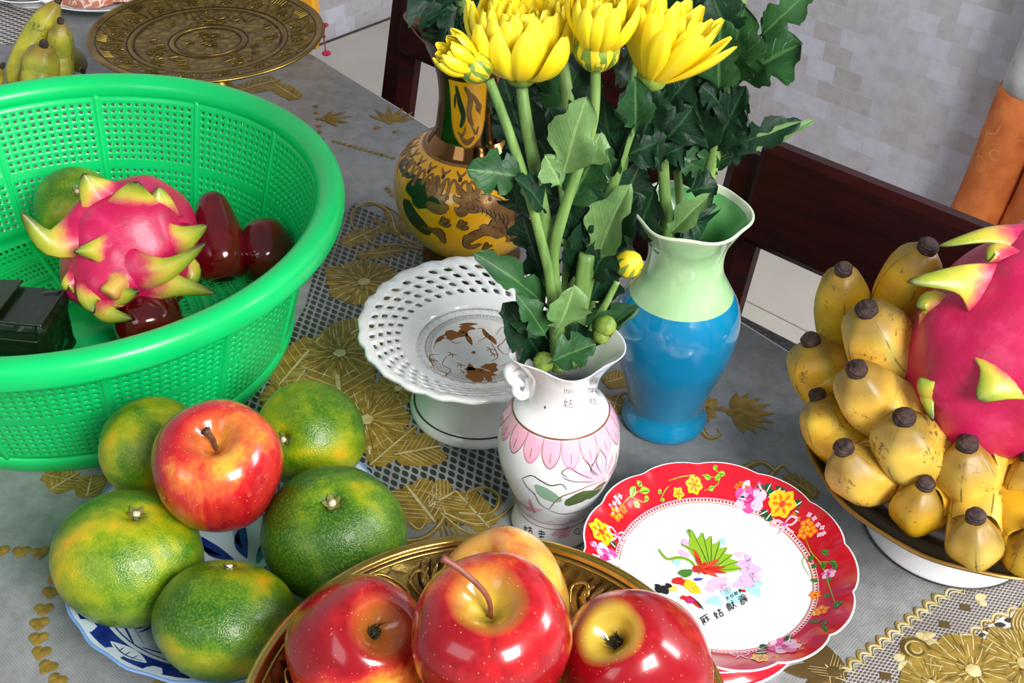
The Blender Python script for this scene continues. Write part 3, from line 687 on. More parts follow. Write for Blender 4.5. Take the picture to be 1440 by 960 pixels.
zfo = interp([(.026,.031),(.034,.022),(.049,.010),(.058,.004)])
d = Deco(lambda u, v, h: Vector((u, v, zfo(math.hypot(u, v))+h+.0004)), PM); d.base = .0003
for k in range(18):
    a = 2*PI*k/18; x, y = .045*math.cos(a), .045*math.sin(a); d.flower((x,y), .0042, I['yellow'], I['orange'], 6)
    b = a+.17; x, y = .047*math.cos(b), .047*math.sin(b); d.leaf((x-.003,y), (x+.003,y+.003), .0018, I['lime']); d.leaf((x,y), (x+.001,y-.004), .0018, I['white'])
d.stroke([(.0525*math.cos(a*PI/40), .0525*math.sin(a*PI/40)) for a in range(81)], .0006, I['white'], 'none', 0, 1)
d.build('foot_print', t)

# blue and white plate ----------------------------------------
bc = Vector((-.167, .509, T))
M_bw = mat('bluish_porcelain', (206, 220, 234), .14, coat=.5); M_blue = mat('cobalt', rough=.16, coat=.5, fn=speckled((18, 34, 112), (34, 58, 150), 60)); M_lblue = mat('pale_cobalt', (120, 158, 214), .2, coat=.4)
t = thing('round_plate', 'blue and white porcelain plate holding green mandarins and a red apple', 'plate', bc)
bp = [(.0004,.010),(.04,.010),(.058,.0115),(.070,.0165),(.085,.026),(.097,.033),(.1015,.0353),(.1025,.0350),(.1015,.0335),(.09,.0255),(.072,.0125),(.058,.006),(.05,.003),(.049,.0),(.045,.0),(.044,.005),(.0004,.006)]
lathe('plate', bp, 120, [M_bw, M_lblue], t, lambda r, z, a, k: (r*(1+max(0,(r-.09)/.012)*.006*math.cos(22*a)), z), lambda k, r, z: 1 if r > .1008 else 0)
zb = interp([(0,.010),(.04,.010),(.058,.0115),(.070,.0165),(.085,.026),(.097,.033),(.1015,.0353)])
d = Deco(lambda u, v, h: Vector((u, v, zb(math.hypot(u, v))+h)), [M_blue, M_lblue, M_bw]); d.base = .0002
pol = lambda r, a: (r*math.cos(a), r*math.sin(a))
rows = [[(*pol(rr, a*PI/60), 0) for a in range(121)] for rr in (.0985,.094,.089,.0865)]; d.grid(rows, 0)
for k in range(12):
    a = 2*PI*k/12; d.lay(2); d.leaf(pol(.0925, a-.15), pol(.0925, a+.15), .0095, 2); d.lay(4); d.stroke([pol(.0925, a-.12), pol(.0945, a), pol(.0925, a+.12)], .0009, 0)
    for j in range(3): d.stroke([pol(.0900, a-.06+.06*j), pol(.0950, a-.04+.05*j)], .0008, 0)
    d.lay(1)
    for j in range(8): d.stroke([pol(.064, a+.045*j), pol(.074, a+.045*j+.03)], .0012, 0)
    d.stroke([pol(.082, a), pol(.078, a+.2), pol(.083, a+.45)], .0016, 0); d.stroke([pol(.078, a), pol(.074, a+.25), pol(.079, a+.5)], .0008, 1)
for rr, w in ((.0835,.0010),(.061,.0012),(.0585,.0005),(.050,.0008)): d.stroke([pol(rr, a*PI/40) for a in range(81)], w, 0, 'none', 0, 1)
for k in range(9): a = k*2*PI/9; d.leaf(pol(.012,a), pol(.042,a+.3), .009, 0, .1); d.leaf(pol(.02,a+.3), pol(.046,a+.4), .004, 1, .1)
d.build('cobalt_print', t)

# brass tray ---------------------------------------------------
def brassf(sc, lo, hi, dark, light):
    def f(k):
        v = k.coord(); n = k.noise(v, sc, 5, .7, 1.2); w = k.voro(v, sc*1.6, 'DISTANCE_TO_EDGE'); h = k.math('ADD', n, k.math('MULTIPLY', w, .9)); k.bump(h, .65, .0016)
        return k.ramp(h, [(lo, dark), (hi, light)])
    return f
M_brass = mat('brass', (205, 170, 90), .24, 1.0, fn=speckled((180, 146, 70), (222, 190, 110), 30))
M_brasse = mat('engraved_brass', rough=.3, metal=1.0, fn=brassf(46, .35, .95, (70, 50, 20), (206, 172, 96)))
M_brassd = mat('brass_shadow', (66, 46, 20), .45, .8)
M_bronze = mat('old_brass', rough=.34, metal=1.0, fn=speckled((124, 100, 42), (176, 148, 74), 22)); M_bronzee = mat('engraved_old_brass', rough=.4, metal=.95, fn=brassf(60, .30, .95, (84, 66, 24), (172, 146, 74)))
tc0 = Vector((-.0066, .355, T)); tz = .085; tr = .1225
t = thing('brass_tray', 'engraved golden brass footed tray heaped with red apples', 'tray', tc0)
lathe('bowl', [(.0004,.058),(.05,.058),(.072,.060),(.085,.066),(.1,.074),(.113,.0825),(.1165,.0845),(.1185,.0868),(.1215,.0872),(.1235,.0855),(.1225,.0835),(.118,.0825),(.1,.070),(.085,.062),(.07,.0555),(.03,.053),(.022,.053)], 128, [M_brass, M_brasse], t, None, lambda k, r, z: 1 if (r < .1165 and k < .55) else 0)
lathe('pedestal', [(.02,.0535),(.016,.045),(.014,.035),(.02,.024),(.03,.014),(.048,.006),(.056,.003),(.057,.0),(.05,.0),(.04,.006),(.01,.02)], 64, M_brass, t, cap=False)
zt = interp([(0,.058),(.05,.058),(.072,.060),(.085,.066),(.1,.074),(.113,.0825),(.1165,.0845)])
d = Deco(lambda u, v, h: Vector((u, v, zt(math.hypot(u, v))+h)), [M_brass, M_brassd]); d.base = .0004
for k in range(14):
    a = 2*PI*k/14
    if k % 2:      # daisy in an arched frame
        c_ = pol(.101, a); d.lay(3); d.flower(c_, .0085, 0, 0, 12, a, .0014, .36)
        d.stroke([pol(.0905,a-.15), pol(.1,a-.19), pol(.1115,a-.1), pol(.1135,a), pol(.1115,a+.1), pol(.1,a+.19), pol(.0905,a+.15)], .0016, 0, 'none', .001); d.lay(0); d.disc(c_, .0105, 1, 16)
    else:          # ribbed scroll
        for j in range(6): d.lay(2); d.stroke([pol(.092+.001*j,a-.17+.05*j), pol(.102,a-.12+.055*j), pol(.112-.0008*j,a-.13+.05*j)], .0026, 0, 'both', .0014); d.lay(0); d.stroke([pol(.092,a-.145+.05*j), pol(.102,a-.095+.055*j), pol(.112,a-.105+.05*j)], .0018, 1)
        d.lay(3); d.stroke([pol(.096,a+.2), pol(.104,a+.23), pol(.108,a+.17), pol(.103,a+.13), pol(.1,a+.17)], .002, 0, 'both', .0012)
for rr in (.0885, .086, .1148): d.stroke([pol(rr, a*PI/60) for a in range(121)], .0016, 0, 'none', .0010, 1)
for rr in (.0873, .116): d.stroke([pol(rr, a*PI/60) for a in range(121)], .0010, 1, 'none', 0, 1)
for k in range(10):
    a = 2*PI*k/10
    for j in range(4): d.stroke([pol(.03+.01*j,a), pol(.04+.01*j,a+.2), pol(.046+.01*j,a+.05)], .002, 0, 'both', .001)
d.build('raised_pattern', t)

# old brass stand, top left -----------------------------------
sc_ = Vector((-.317, 1.144, T)); t = thing('brass_stand', 'dark old brass footed platter with engraved rings at the far end', 'platter', sc_)
lathe('platter', [(.0004,.078),(.030,.078),(.034,.0790),(.036,.0795),(.038,.0785),(.066,.0795),(.0735,.0805),(.0755,.0815),(.078,.081),(.095,.0845),(.108,.0885),(.1135,.0905),(.116,.0902),(.1165,.0885),(.112,.086),(.09,.080),(.07,.0755),(.03,.0735),(.02,.073)], 120, [M_bronze, M_bronzee], t, None, lambda k, r, z: 0 if (r > .109 or .0335 < r < .0385 or .073 < r < .0785) else 1)
lathe('pedestal', [(.02,.0735),(.014,.06),(.012,.045),(.018,.03),(.03,.012),(.044,.004),(.045,.0),(.038,.0),(.01,.02)], 56, M_bronze, t, cap=False)
zs = interp([(0,.078),(.038,.0785),(.066,.0795),(.0755,.0815),(.078,.081),(.095,.0845),(.108,.0885)])
d = Deco(lambda u, v, h: Vector((u, v, zs(math.hypot(u, v))+h)), [M_bronze, M_brassd]); d.base = .0003
rr_ = random.Random(3)
for k in range(16):
    a = 2*PI*k/16; d.lay(1); d.stroke([pol(.082,a-.15), pol(.094,a-.13), pol(.104,a), pol(.094,a+.13), pol(.082,a+.15)], .0014, 0, 'none', .001); d.flower(pol(.090,a), .007, 0, 0, 7, a, .0012, .4)
    for j in range(5): d.stroke([pol(.098,a+.12+.035*j), pol(.107,a+.12+.035*j)], .0012, 0, 'both', .001)
for k in range(34):
    a = rr_.uniform(0, 2*PI); r = rr_.uniform(.044,.066); x, y = pol(r, a); s = rr_.uniform(.005,.009); b = rr_.uniform(0, 6)
    d.lay(k % 3); d.stroke([(x,y),(x+s*math.cos(b),y+s*math.sin(b)),(x+s*math.cos(b+1.2),y+s*math.sin(b+1.2)),(x+s*.4*math.cos(b+2.2),y+s*.4*math.sin(b+2.2))], .0015, 0, 'both', .001)
for i in range(9):
    for s in (-1,1): x = -.03+i*.0075; d.stroke([(x, .045),(x+s*.012, .067)], .0008, 1)
d.lay(2)
for rr in (.0325, .0395, .0725, .0795, .1085): d.stroke([pol(rr, a*PI/60) for a in range(121)], .0014, 1, 'none', 0, 1)
for k in range(12):
    a = rr_.uniform(0, 2*PI); r = rr_.uniform(.004,.024); x, y = pol(r, a); d.stroke([(x-.004,y),(x,y+.004),(x+.005,y+.001)], .003, 0, 'both', .0016)
d.build('raised_pattern', t)

# ------------------------------------------------------------ vases
def cyl_map(prof):
    zz = [p[1] for p in prof]; rr = [p[0] for p in prof]; P = cat([(r, z, 0) for r, z in prof], 6)
    zz = [p.y for p in P]; rr = [p.x for p in P]
    def f(u, v, h):     # u: angle (radians), v: height
        r = float(np.interp(v, zz, rr))+h; return Vector((r*math.cos(u), r*math.sin(u), v))
    return f, (lambda z: float(np.interp(z, zz, rr)))
def vase_px(c0, rf):
    """pixel -> (angle, height) on the near face of a vase standing at c0"""
    def f(px, py):
        d_ = ray(px, py); o_ = EYE - Vector((c0.x, c0.y, T)); best = None
        t_ = (c0.y-.085)/d_.y; t1 = (c0.y+.03)/d_.y
        while t_ < t1:
            p = o_ + d_*t_; g = math.hypot(p.x, p.y) - rf(min(max(p.z, 0), 1))
            if best is None or g < best[0]: best = (g, p)
            if g < 0: break
            t_ += max(.0004, g*.4)
        p = best[1]; a = math.atan2(p.y, p.x)
        return (a if a < 1.2 else a-2*PI), p.z
    return f
class VDeco(Deco):
    """decoration in pixels of the photograph found again on the vase's surface; widths in metres"""
    def __init__(s, c0, prof, mats):
        f, rf = cyl_map(prof); s.rf = rf; s.pp = vase_px(c0, rf)
        super().__init__(lambda u, v, h: f(u/.05, v, h), mats); s.base = .00022; s.lay(0)
    def q(s, px, py): a, z = s.pp(px, py); return (a*.05, z)
    def S(s, P, w, mi, taper='both', n=5): s.stroke([s.q(*p) for p in P], w, mi, taper, 0, n)
    def Lf(s, a, b, w, mi, bend=0): s.leaf(s.q(*a), s.q(*b), w, mi, bend)
    def D(s, p, r, mi, sq=1, rot=0, wob=0): s.disc(s.q(*p), r, mi, 14, 0, sq, rot, wob)

# blue vase
vb = Vector((.1155, .681, T))
M_vblue = mat('blue_glaze', rough=.13, coat=.6, fn=speckled((6, 118, 166), (14, 142, 188), 14, .3, .7)); M_vgreen = mat('pale_green_glaze', rough=.14, coat=.6, fn=speckled((150, 196, 140), (182, 220, 168), 26)); M_vin = mat('inner_green_glaze', rough=.2, coat=.4, fn=speckled((84, 160, 90), (128, 190, 122), 30))
M_lip = mat('pale_lip', (206, 222, 192), .2, coat=.4)
t = thing('ceramic_vase', 'turquoise blue ceramic vase with pale green neck and wavy lip', 'vase', vb)
PB = [(.030,.0),(.0318,.003),(.0315,.007),(.0278,.015),(.0280,.022),(.0345,.045),(.0412,.068),(.0438,.090),(.0418,.106),(.0345,.120),(.0278,.133),(.0255,.146),(.0275,.160),(.0335,.172),(.0385,.1800)]
PBi = PB+[(.0396,.1812),(.0390,.1826),(.0372,.1815),(.0325,.172),(.0262,.160),(.0240,.146),(.026,.133),(.032,.118),(.036,.1),(.03,.05),(.0004,.02)]
wav = lambda n, amp, z0, z1: (lambda r, z, a, k: (r*(1+amp*max(0,(z-z0)/(z1-z0))*math.cos(n*a+.6)), z+.5*amp*.04*max(0,(z-z0)/(z1-z0))*math.sin(n*a)))
lathe('body', PBi, 96, [M_vblue, M_vgreen, M_vin, M_lip], t, wav(6, .028, .165, .181), lambda k, r, z: 0 if (k < .5 and z < .1175) else (3 if z > .1785 else (2 if k > .62 else 1)), 5)
# white vase
vw = Vector((.0320, .572, T))
M_pinkp = mat('pink_print', (240, 178, 200), .2, coat=.4); M_greenp = mat('moss_print', (84, 104, 62), .2, coat=.4); M_lgreen = mat('pale_moss_print', (142, 178, 150), .2, coat=.4); M_brownl = mat('brown_line', (132, 74, 50), .3); M_dpink = mat('deep_pink_print', (222, 128, 152), .2, coat=.4)
t = thing('ceramic_vase', 'white porcelain vase painted with pink lotus and small moulded ear', 'vase', vw)
PW = [(.027,.0),(.0285,.0025),(.0280,.006),(.0250,.017),(.0262,.026),(.0325,.042),(.0378,.060),(.0392,.074),(.0370,.090),(.0300,.103),(.0235,.112),(.0218,.122),(.0238,.134),(.0290,.145),(.0340,.1530)]
PWi = PW+[(.0346,.1541),(.0336,.1540),(.028,.1455),(.0225,.134),(.0203,.122),(.0218,.112),(.028,.1),(.034,.08),(.03,.04),(.0004,.01)]
lathe('body', PWi, 96, M_porcw, t, wav(5, .05, .135, .153), None, 5)
d = VDeco(vw, PW, [M_pinkp, M_greenp, M_lgreen, M_brownl, M_line, M_dpink])
# collar of pointed petals below the neck
zc = .1015
for k in range(18):
    a = (2*PI*k/18)*.05; w = PI/18*.05*2; d.lay(1); P = [(a-w*.48, zc+.001), (a-w*.42, zc-.009), (a, zc-.0165), (a+w*.42, zc-.009), (a+w*.48, zc+.001)]
    d.grid([[(a-w*.47*s_, zc-.016*u, 0) for s_ in (-1,-.5,0,.5,1)] for u, s0 in ((0,1),)]+[[(a-w*.47*s_*math.sqrt(max(0,1-u**2.6)), zc-.016*u, 0) for s_ in (-1,-.5,0,.5,1)] for u in (.3,.6,.85,.99)], 0)
    d.lay(3); d.stroke(P, .0006, 3 if k % 2 else 5); d.stroke([(a, zc-.006), (a, zc-.013)], .0005, 3)
d.lay(4); d.stroke([(x*.05*PI/30, zc+.0012) for x in range(61)], .0011, 3, 'none', 0, 1)
d.lay(1)
for a, b, w in (((845,668),(800,655),.006),((845,672),(808,664),.007),((848,670),(828,640),.006),((850,668),(845,632),.006),((852,668),(862,636),.006),((855,668),(868,650),.006),((846,672),(812,672),.006),((850,672),(830,655),.007)): d.lay(1); d.Lf(a, b, w, 0)
d.lay(3)
for P in ([(800,655),(812,664),(832,672)], [(790,670),(806,676),(836,676)], [(824,645),(832,660),(842,668)], [(843,630),(838,650),(846,666)], [(843,630),(852,646),(850,664)], [(866,634),(864,652),(856,668)], [(800,656),(790,664),(800,672)], [(836,648),(830,660),(838,668)]): d.S(P, .0007, 4)
d.lay(1); d.D((815,700),.0135,1,.50,.2,.08); d.D((838,690),.0105,1,.55,.3,.06); d.D((768,694),.0105,2,.55,-.5,.08); d.lay(2); d.D((778,700),.008,2,.5,-.4,.1)
d.lay(3)
d.S([(735,672),(748,668),(762,676),(775,682),(790,680),(797,688)],.0009,4); d.S([(735,672),(742,684),(752,694),(760,708),(772,716)],.0009,4); d.S([(772,716),(786,700),(805,692),(830,682),(852,672)],.0009,3); d.S([(772,716),(790,722),(815,718),(840,706)],.0009,4)
d.lay(1); d.Lf((730,705),(755,720),.006,5); d.Lf((735,712),(765,716),.006,0); d.Lf((745,700),(752,722),.004,5); d.lay(3); d.S([(730,705),(742,706),(755,720)],.0005,3)
# lines of writing on the neck, marks on the foot
for g, x, y, s in (('c',800,545,7),('b',799,566,6),('d',836,535,4.5),('a',835,550,4.5),('b',833,563,4.5)):
    c_ = d.q(x, y); ex = Vector(d.q(x+s, y))-Vector(c_); ey = Vector(d.q(x, y-s))-Vector(c_); glyph(d, g, c_, ex, ey, .00045, 4)
for g, x, y, s in (('b',743,744,6),('e',762,750,6),):
    c_ = d.q(x, y); ex = Vector(d.q(x+s, y+1))-Vector(c_); ey = Vector(d.q(x, y-s))-Vector(c_); glyph(d, g, c_, ex, ey, .0009, 4)
for P in ([(816,738),(822,730),(828,738),(820,745),(816,738)], [(806,748),(812,742),(815,750),(806,748)], [(826,728),(830,722),(832,730)]): d.S(P, .0008, 4)
d.lay(1); d.Lf((775,752),(792,744),.005,0); d.Lf((785,755),(804,742),.006,0); d.Lf((790,752),(800,738),.004,5)
d.lay(2); d.stroke([(x*.05*PI/30, .0235) for x in range(61)], .0008, 5, 'none', 0, 1); d.stroke([(x*.05*PI/30, .0185) for x in range(61)], .0006, 3, 'none', 0, 1); d.stroke([(x*.05*PI/30, .0016) for x in range(61)], .0008, 4, 'none', 0, 1)
for k in range(12): a = 2*PI*k/12*.05; d.stroke([(a-.011,.0235),(a-.006,.0275),(a,.0240)], .0006, 5)
d.lay(3); d.D((767,572),.0011,4,1,0,.2)
d.build('lotus_print', t)
V, Fc = [], []; a0_ = math.radians(196)
ex, ez = Vector((math.cos(a0_), math.sin(a0_), 0)), Z_; ec = Vector((0,0,.131))+ex*.0265; es = ex.cross(ez)
loop = [(-.004,.010),(.003,.0125),(.0085,.008),(.0075,.001),(.004,-.004),(.0035,-.010),(-.001,-.0145),(-.005,-.009)]
V, Fc = tube(cat([ec+ex*a+ez*b for a, b in loop], 4, True)[:31], .0032, 8)
tube(cat([ec+ex*a+ez*b for a, b in ((-.003,.003),(.001,.006),(.005,.003),(.002,-.001),(-.001,-.006))], 4), lambda u: .0026*(1-.4*u), 8, V, Fc)
mesh('ear_handle', V, Fc, M_porcw, t)
# yellow dragon vase
vy = Vector((-.0385, .891, T))
M_yel = mat('yellow_enamel', rough=.14, coat=.5, fn=speckled((236, 164, 6), (246, 184, 22), 10)); M_cop = mat('copper_lustre', rough=.1, metal=1.0, fn=speckled((112, 78, 44), (150, 112, 66), 14)); M_brn = mat('brown_relief', rough=.3, metal=.35, fn=speckled((122, 84, 42), (160, 118, 66), 140, .3, .7, .3)); M_dgr = mat('dark_green_relief', (34, 62, 30), .3, .2)
t = thing('dragon_vase', 'yellow enamel vase with brown dragons and copper lustre neck', 'vase', vy)
PY = [(.0425,.0),(.0435,.004),(.0405,.012),(.0400,.019),(.0475,.026),(.0600,.044),(.0662,.066),(.0640,.088),(.0520,.104),(.0375,.114),(.0315,.122),(.0285,.140),(.0272,.158),(.0300,.180),(.0400,.203),(.0515,.218)]
PYi = PY+[(.0525,.2195),(.0505,.2185),(.0385,.203),(.0285,.18),(.025,.158),(.028,.13),(.045,.1),(.055,.06),(.0004,.02)]
lathe('body', PYi, 96, [M_cop, M_yel], t, wav(6, .03, .19, .218), lambda k, r, z: 1 if (k < .6 and .0235 < z < .112) else 0, 5)
d = VDeco(vy, PY, [M_brn, M_dgr, M_yel, M_cop, M_line]); d.base = .0003
X = lambda a: a*.05
for k in range(22):       # cloud-collar on the shoulder
    a = X(2*PI*k/22); z0 = .1060; w = X(2*PI/22)
    d.lay(1); d.stroke([(a-w*.5, z0-.011),(a-w*.40, z0-.002),(a-w*.15, z0-.003),(a, z0-.009),(a+w*.15, z0-.003),(a+w*.40, z0-.002),(a+w*.5, z0-.011)], .0019, 0, 'none', .0004)
    d.disc((a, z0-.0005), .0016, 4, 8, .0004); d.stroke([(a-w*.3, z0+.0035),(a, z0+.001),(a+w*.3, z0+.0035)], .0018, 0, 'both', .0004)
    d.disc((a-w*.5, z0-.0125), .0016, 0, 8, .0004)
for z_ in (.112,): d.stroke([(X(x*PI/30), z_) for x in range(61)], .0014, 0, 'none', .0004, 1)
# dragon at the middle right
def dr(P, w, mi=0, taper='both'):
    d.S(P, w, mi, taper)
    if w > .002:
        d.h -= .00003; d.S(P, w+.0016, 4, taper); d.h += .00003
d.lay(1)
dr([(648,285),(668,284),(690,288),(706,298),(716,314),(722,330),(714,340)], .013); dr([(706,300),(700,318),(704,334)], .011); dr([(655,276),(662,288),(680,292)], .010)
for P in ([(662,284),(650,270),(643,256)], [(664,280),(660,262),(656,258)], [(668,278),(670,262)], [(655,290),(644,296),(640,290)], [(655,294),(648,302),(641,298)], [(658,284),(642,280),(638,273)]): dr(P, .0045, 0, 'end')
dr([(700,330),(680,326),(662,334),(655,342)], .007); dr([(655,330),(656,344),(664,347),(676,342)], .004); 
for P in ([(722,305),(728,296),(724,310),(732,302),(726,318),(736,310),(730,324)],): dr(P, .002, 4)
dr([(676,316),(690,324),(704,330)], .006)
for k in range(9): d.lay(3); x = 664+k*6; dr([(x, 286+k*2),(x+3,290+k*2.6),(x+1,296+k*2.6)], .0007, 4)
for k in range(5): dr([(700+k*4, 306+k*6),(706+k*3,308+k*6),(708+k*3,314+k*5)], .0007, 4)
# dark green dragon at the left
d.lay(1)
dr([(574,272),(582,264),(596,272),(610,285),(622,282)], .014, 1); dr([(572,280),(578,300),(592,318),(606,328)], .014, 1); dr([(595,272),(585,290)], .013, 1); dr([(600,285),(615,293),(628,292)], .008, 0)
for P in ([(606,276),(602,258),(604,250)], [(610,274),(612,256),(616,248)], [(614,278),(622,262),(628,256)], [(618,282),(627,276),(630,270)], [(620,288),(628,292),(626,296)]): dr(P, .0046, 0, 'end')
dr([(592,318),(610,324),(622,334),(624,342)], .004, 0); dr([(612,320),(618,326),(622,334)], .006, 0)
for P in ([(576,270),(574,260),(580,264),(582,258),(588,265)],): dr(P, .002, 1)
dr([(568,232),(564,228),(568,224),(573,228),(573,236),(568,241),(564,236),(562,228)], .0022, 1); dr([(568,241),(574,246),(586,248)], .0022, 1)
for c_ in ((625,312),(650,316),(685,348)):
    for P in ([(-6,4),(-2,-2),(-1,-8)], [(-2,2),(3,-2),(8,-3)], [(-3,4),(3,5),(9,2)]): dr([(c_[0]+a, c_[1]+b) for a, b in P], .0022, 0)
# more dragons round the back, for the other side of the pot
for k in range(3):
    a = X(.4+k*.85); d.lay(1); d.stroke([(a,.09),(a+.012,.075),(a+.004,.06),(a+.02,.048)], .011, 0, 'both', .0004); d.stroke([(a+.012,.075),(a+.022,.088)], .005, 0); d.stroke([(a+.004,.06),(a-.01,.052)], .005, 1)
# shield panel on the neck
d.lay(0); d.D((655,146),.0001,2)
g0 = d.q(656,100)[0]
rows = []
for u in np.linspace(0, 1, 9):
    z = .180-.056*u; hw = .0215*math.sqrt(max(0,1-(max(0,u-.25)/.76)**2.4)); rows.append([(g0+hw*s_*1.25, z, 0) for s_ in (-1,-.66,-.33,0,.33,.66,1)])
d.grid(rows, 2)
d.lay(1); d.stroke([r_[0][:2] for r_ in rows]+[r_[-1][:2] for r_ in rows[::-1]], .0012, 0, 'none', .0003, 2)
d.lay(2)
for P, w, mi in (([(-.016,.176),(-.012,.162),(-.006,.150),(-.010,.140)],.008,1),([(-.004,.176),(.004,.166),(.002,.152),(.008,.142)],.008,0),([(.006,.170),(.014,.162),(.018,.152)],.005,0),([(-.010,.133),(0,.128),(.010,.133)],.005,0),([(-.002,.142),(-.006,.134),(-.014,.136)],.003,0),([(.006,.142),(.012,.136),(.016,.142)],.003,0),([(-.018,.168),(-.020,.155)],.004,1)): d.stroke([(g0+a, b) for a, b in P], w, mi, 'both', .0004)
d.disc((g0+.016,.158), .0045, 0, 12, .0004); d.lay(4); d.disc((g0+.016,.158), .0022, 2, 10)
d.build('dragon_relief', t)

# ------------------------------------------------------------ the green colander
M_green = mat('green_plastic', rough=.32, coat=.1, fn=speckled((0, 196, 98), (2, 210, 112), 8))
kc = Vector((-.3335, .757, T)); KR, KZ, KB = .1905, .126, .150
t = thing('plastic_colander', 'big bright green perforated plastic colander basket with ribs', 'basket', kc, None, None, math.radians(15.5)); t.scale = (.986, .986, .98)
NR, PER = 13, 13                      # ribs, columns between ribs (one of them the rib itself)
NCc = NR*PER
kz = interp([(0,.020),(.15,.033),(.5,.066),(1,.122)]); kr = interp([(0,.157),(.05,.1600),(.3,.1675),(1,.189)])
def ksurf(u, v, n=19.0):
    k = v/n; a = 2*PI*u/NCc; r = kr(k); return Vector((r*math.cos(a), r*math.sin(a), .014+(.121-.014)*k))
def khole(r, c):
    if c % PER == 0 or r in (0, 8, 18): return (0, 0)
    return (.42, .42)
V, Fc = perforate(ksurf, NCc, 19, khole, 4)
o = mesh('side_mesh', V, Fc, M_green, t, smooth=True); m_ = o.modifiers.new('t', 'SOLIDIFY'); m_.thickness = .0024; m_.offset = 0
# floor: rings of slots, coarser toward the middle
def fsurf(r0, r1, rows, n):
    return lambda u, v: (lambda r, a: Vector((r*math.cos(a), r*math.sin(a), .0085+.0055*max(0,(r-.143)/.014)**1.5)))(r0+(r1-r0)*v/rows, 2*PI*u/n)
V, Fc = perforate(fsurf(.086, .157, 10, NCc), NCc, 10, lambda r, c: (0,0) if (c % PER == 0 or r in (0, 5, 9)) else (.52,.5), 4)
V2, F2 = perforate(fsurf(.040, .086, 7, NCc//2), NCc//2, 7, lambda r, c: (0,0) if (c % 13 == 0 or r in (0, 6)) else (.52,.5), 4)
b = len(V); V += V2; Fc += [tuple(i+b for i in f) for f in F2]
b = len(V); V += [fsurf(.04,.086,7,NCc//2)(c, 0) for c in range(NCc//2)]; Fc.append(tuple(range(b, b+NCc//2)))
o = mesh('floor_mesh', V, Fc, M_green, t); m_ = o.modifiers.new('t', 'SOLIDIFY'); m_.thickness = .0024; m_.offset = 0
lathe('rim', [(.1875,.119),(.1868,.124),(.1885,.130),(.1940,.1345),(.2010,.1350),(.2065,.1315),(.2085,.125),(.2080,.118),(.2060,.116),(.2050,.118),(.2058,.125),(.2040,.1295),(.1990,.1325),(.1945,.1310),(.1905,.126),(.1900,.119),(.1875,.119)], 160, M_green, t, cap=False)
lathe('base_ring', [(.1565,.0155),(.1600,.0150),(.1612,.010),(.1570,.0),(.1540,.0),(.1550,.008),(.1535,.014)], 160, M_green, t, cap=False)
for k in range(NR):
    a = 2*PI*(k*PER+.5)/NCc; dv = Vector((math.cos(a), math.sin(a), 0))
    P = [ksurf(k*PER+.5, v) for v in (-.3, 4, 8, 12, 16, 19.2)]; V, Fc = [], []
    for sgn in (1,):
        P2 = [p + dv*.0004 for p in P]; tube(cat(P2, 3), .0026, 8, V, Fc)
    fl_ = [Vector((r*math.cos(a), r*math.sin(a), .0088)) for r in (.157,.12,.09,.06,.04)]; tube(fl_, .0026, 8, V, Fc)
    mesh('rib', V, Fc, M_green, t)
for r_, z_ in ((.118,.0088),(.040,.0088),(.086,.0088)):
    V, Fc = tube([(r_*math.cos(a*PI/40), r_*math.sin(a*PI/40), z_) for a in range(81)], .0024, 6); mesh('floor_ring', V, Fc, M_green, t)

# ------------------------------------------------------------ fruit
def fruit_at(px, py, z, rpx):
    p = at(px, py, z); return p, rpx*depth(p)/F
def applef(seed, yel, cols, topyel=.5, botyel=.6):
    def f(k):
        v = k.mapv(k.coord(), (1,1,1), loc=(seed*1.7, seed*.9, seed)); s = k.sep(k.coord())
        vs_ = k.mapv(v, (30, 30, 9)); n = k.noise(vs_, 3.0, 5, .65, .3); big = k.noise(v, 17, 2, .5, .5)
        fine = k.noise(k.mapv(v, (160, 160, 30)), 1.6, 3, .7)
        mixv = k.math('ADD', k.math('MULTIPLY', big, 1.0), k.math('ADD', k.math('MULTIPLY', n, .38), k.math('MULTIPLY', fine, .14)))
        c = k.ramp(mixv, [(yel-.10, cols[0]), (yel, cols[1]), (yel+.09, cols[2]), (yel+.22, cols[3])])
        rr = k.math('SQRT', k.math('ADD', k.math('MULTIPLY', s[0], s[0]), k.math('MULTIPLY', s[1], s[1])))
        m = k.ramp(k.math('ADD', rr, k.math('MULTIPLY', k.math('SUBTRACT', big, .5), .022)), [(.007, 1.0), (.019, 0.0)])
        up = k.ramp(s[2], [(.0, 0.0), (.012, 1.0)]); dn = k.ramp(k.math('MULTIPLY', s[2], -1.0), [(.0, 0.0), (.012, 1.0)])
        c = k.mix(k.math('MULTIPLY', m, k.math('ADD', k.math('MULTIPLY', up, topyel), k.math('MULTIPLY', dn, botyel))), c, (206, 178, 62))
        dots = k.voro(k.mapv(v, (1,1,1)), 290); dm = k.ramp(dots, [(.07, .42), (.13, 0.0)])
        return k.mix(dm, c, (246, 206, 150))
    return f
RED = [(216, 160, 50), (218, 92, 40), (192, 26, 34), (152, 8, 22)]
ORG = [(230, 182, 74), (232, 158, 72), (226, 122, 66), (206, 70, 56)]
M_stem = mat('stem_brown', rough=.7, fn=speckled((70, 44, 26), (120, 84, 52), 200)); M_caly = mat('calyx_dark', (58, 54, 26), .8)
M_stemr = mat('stem_red', rough=.5, fn=speckled((110, 50, 50), (150, 86, 60), 90))
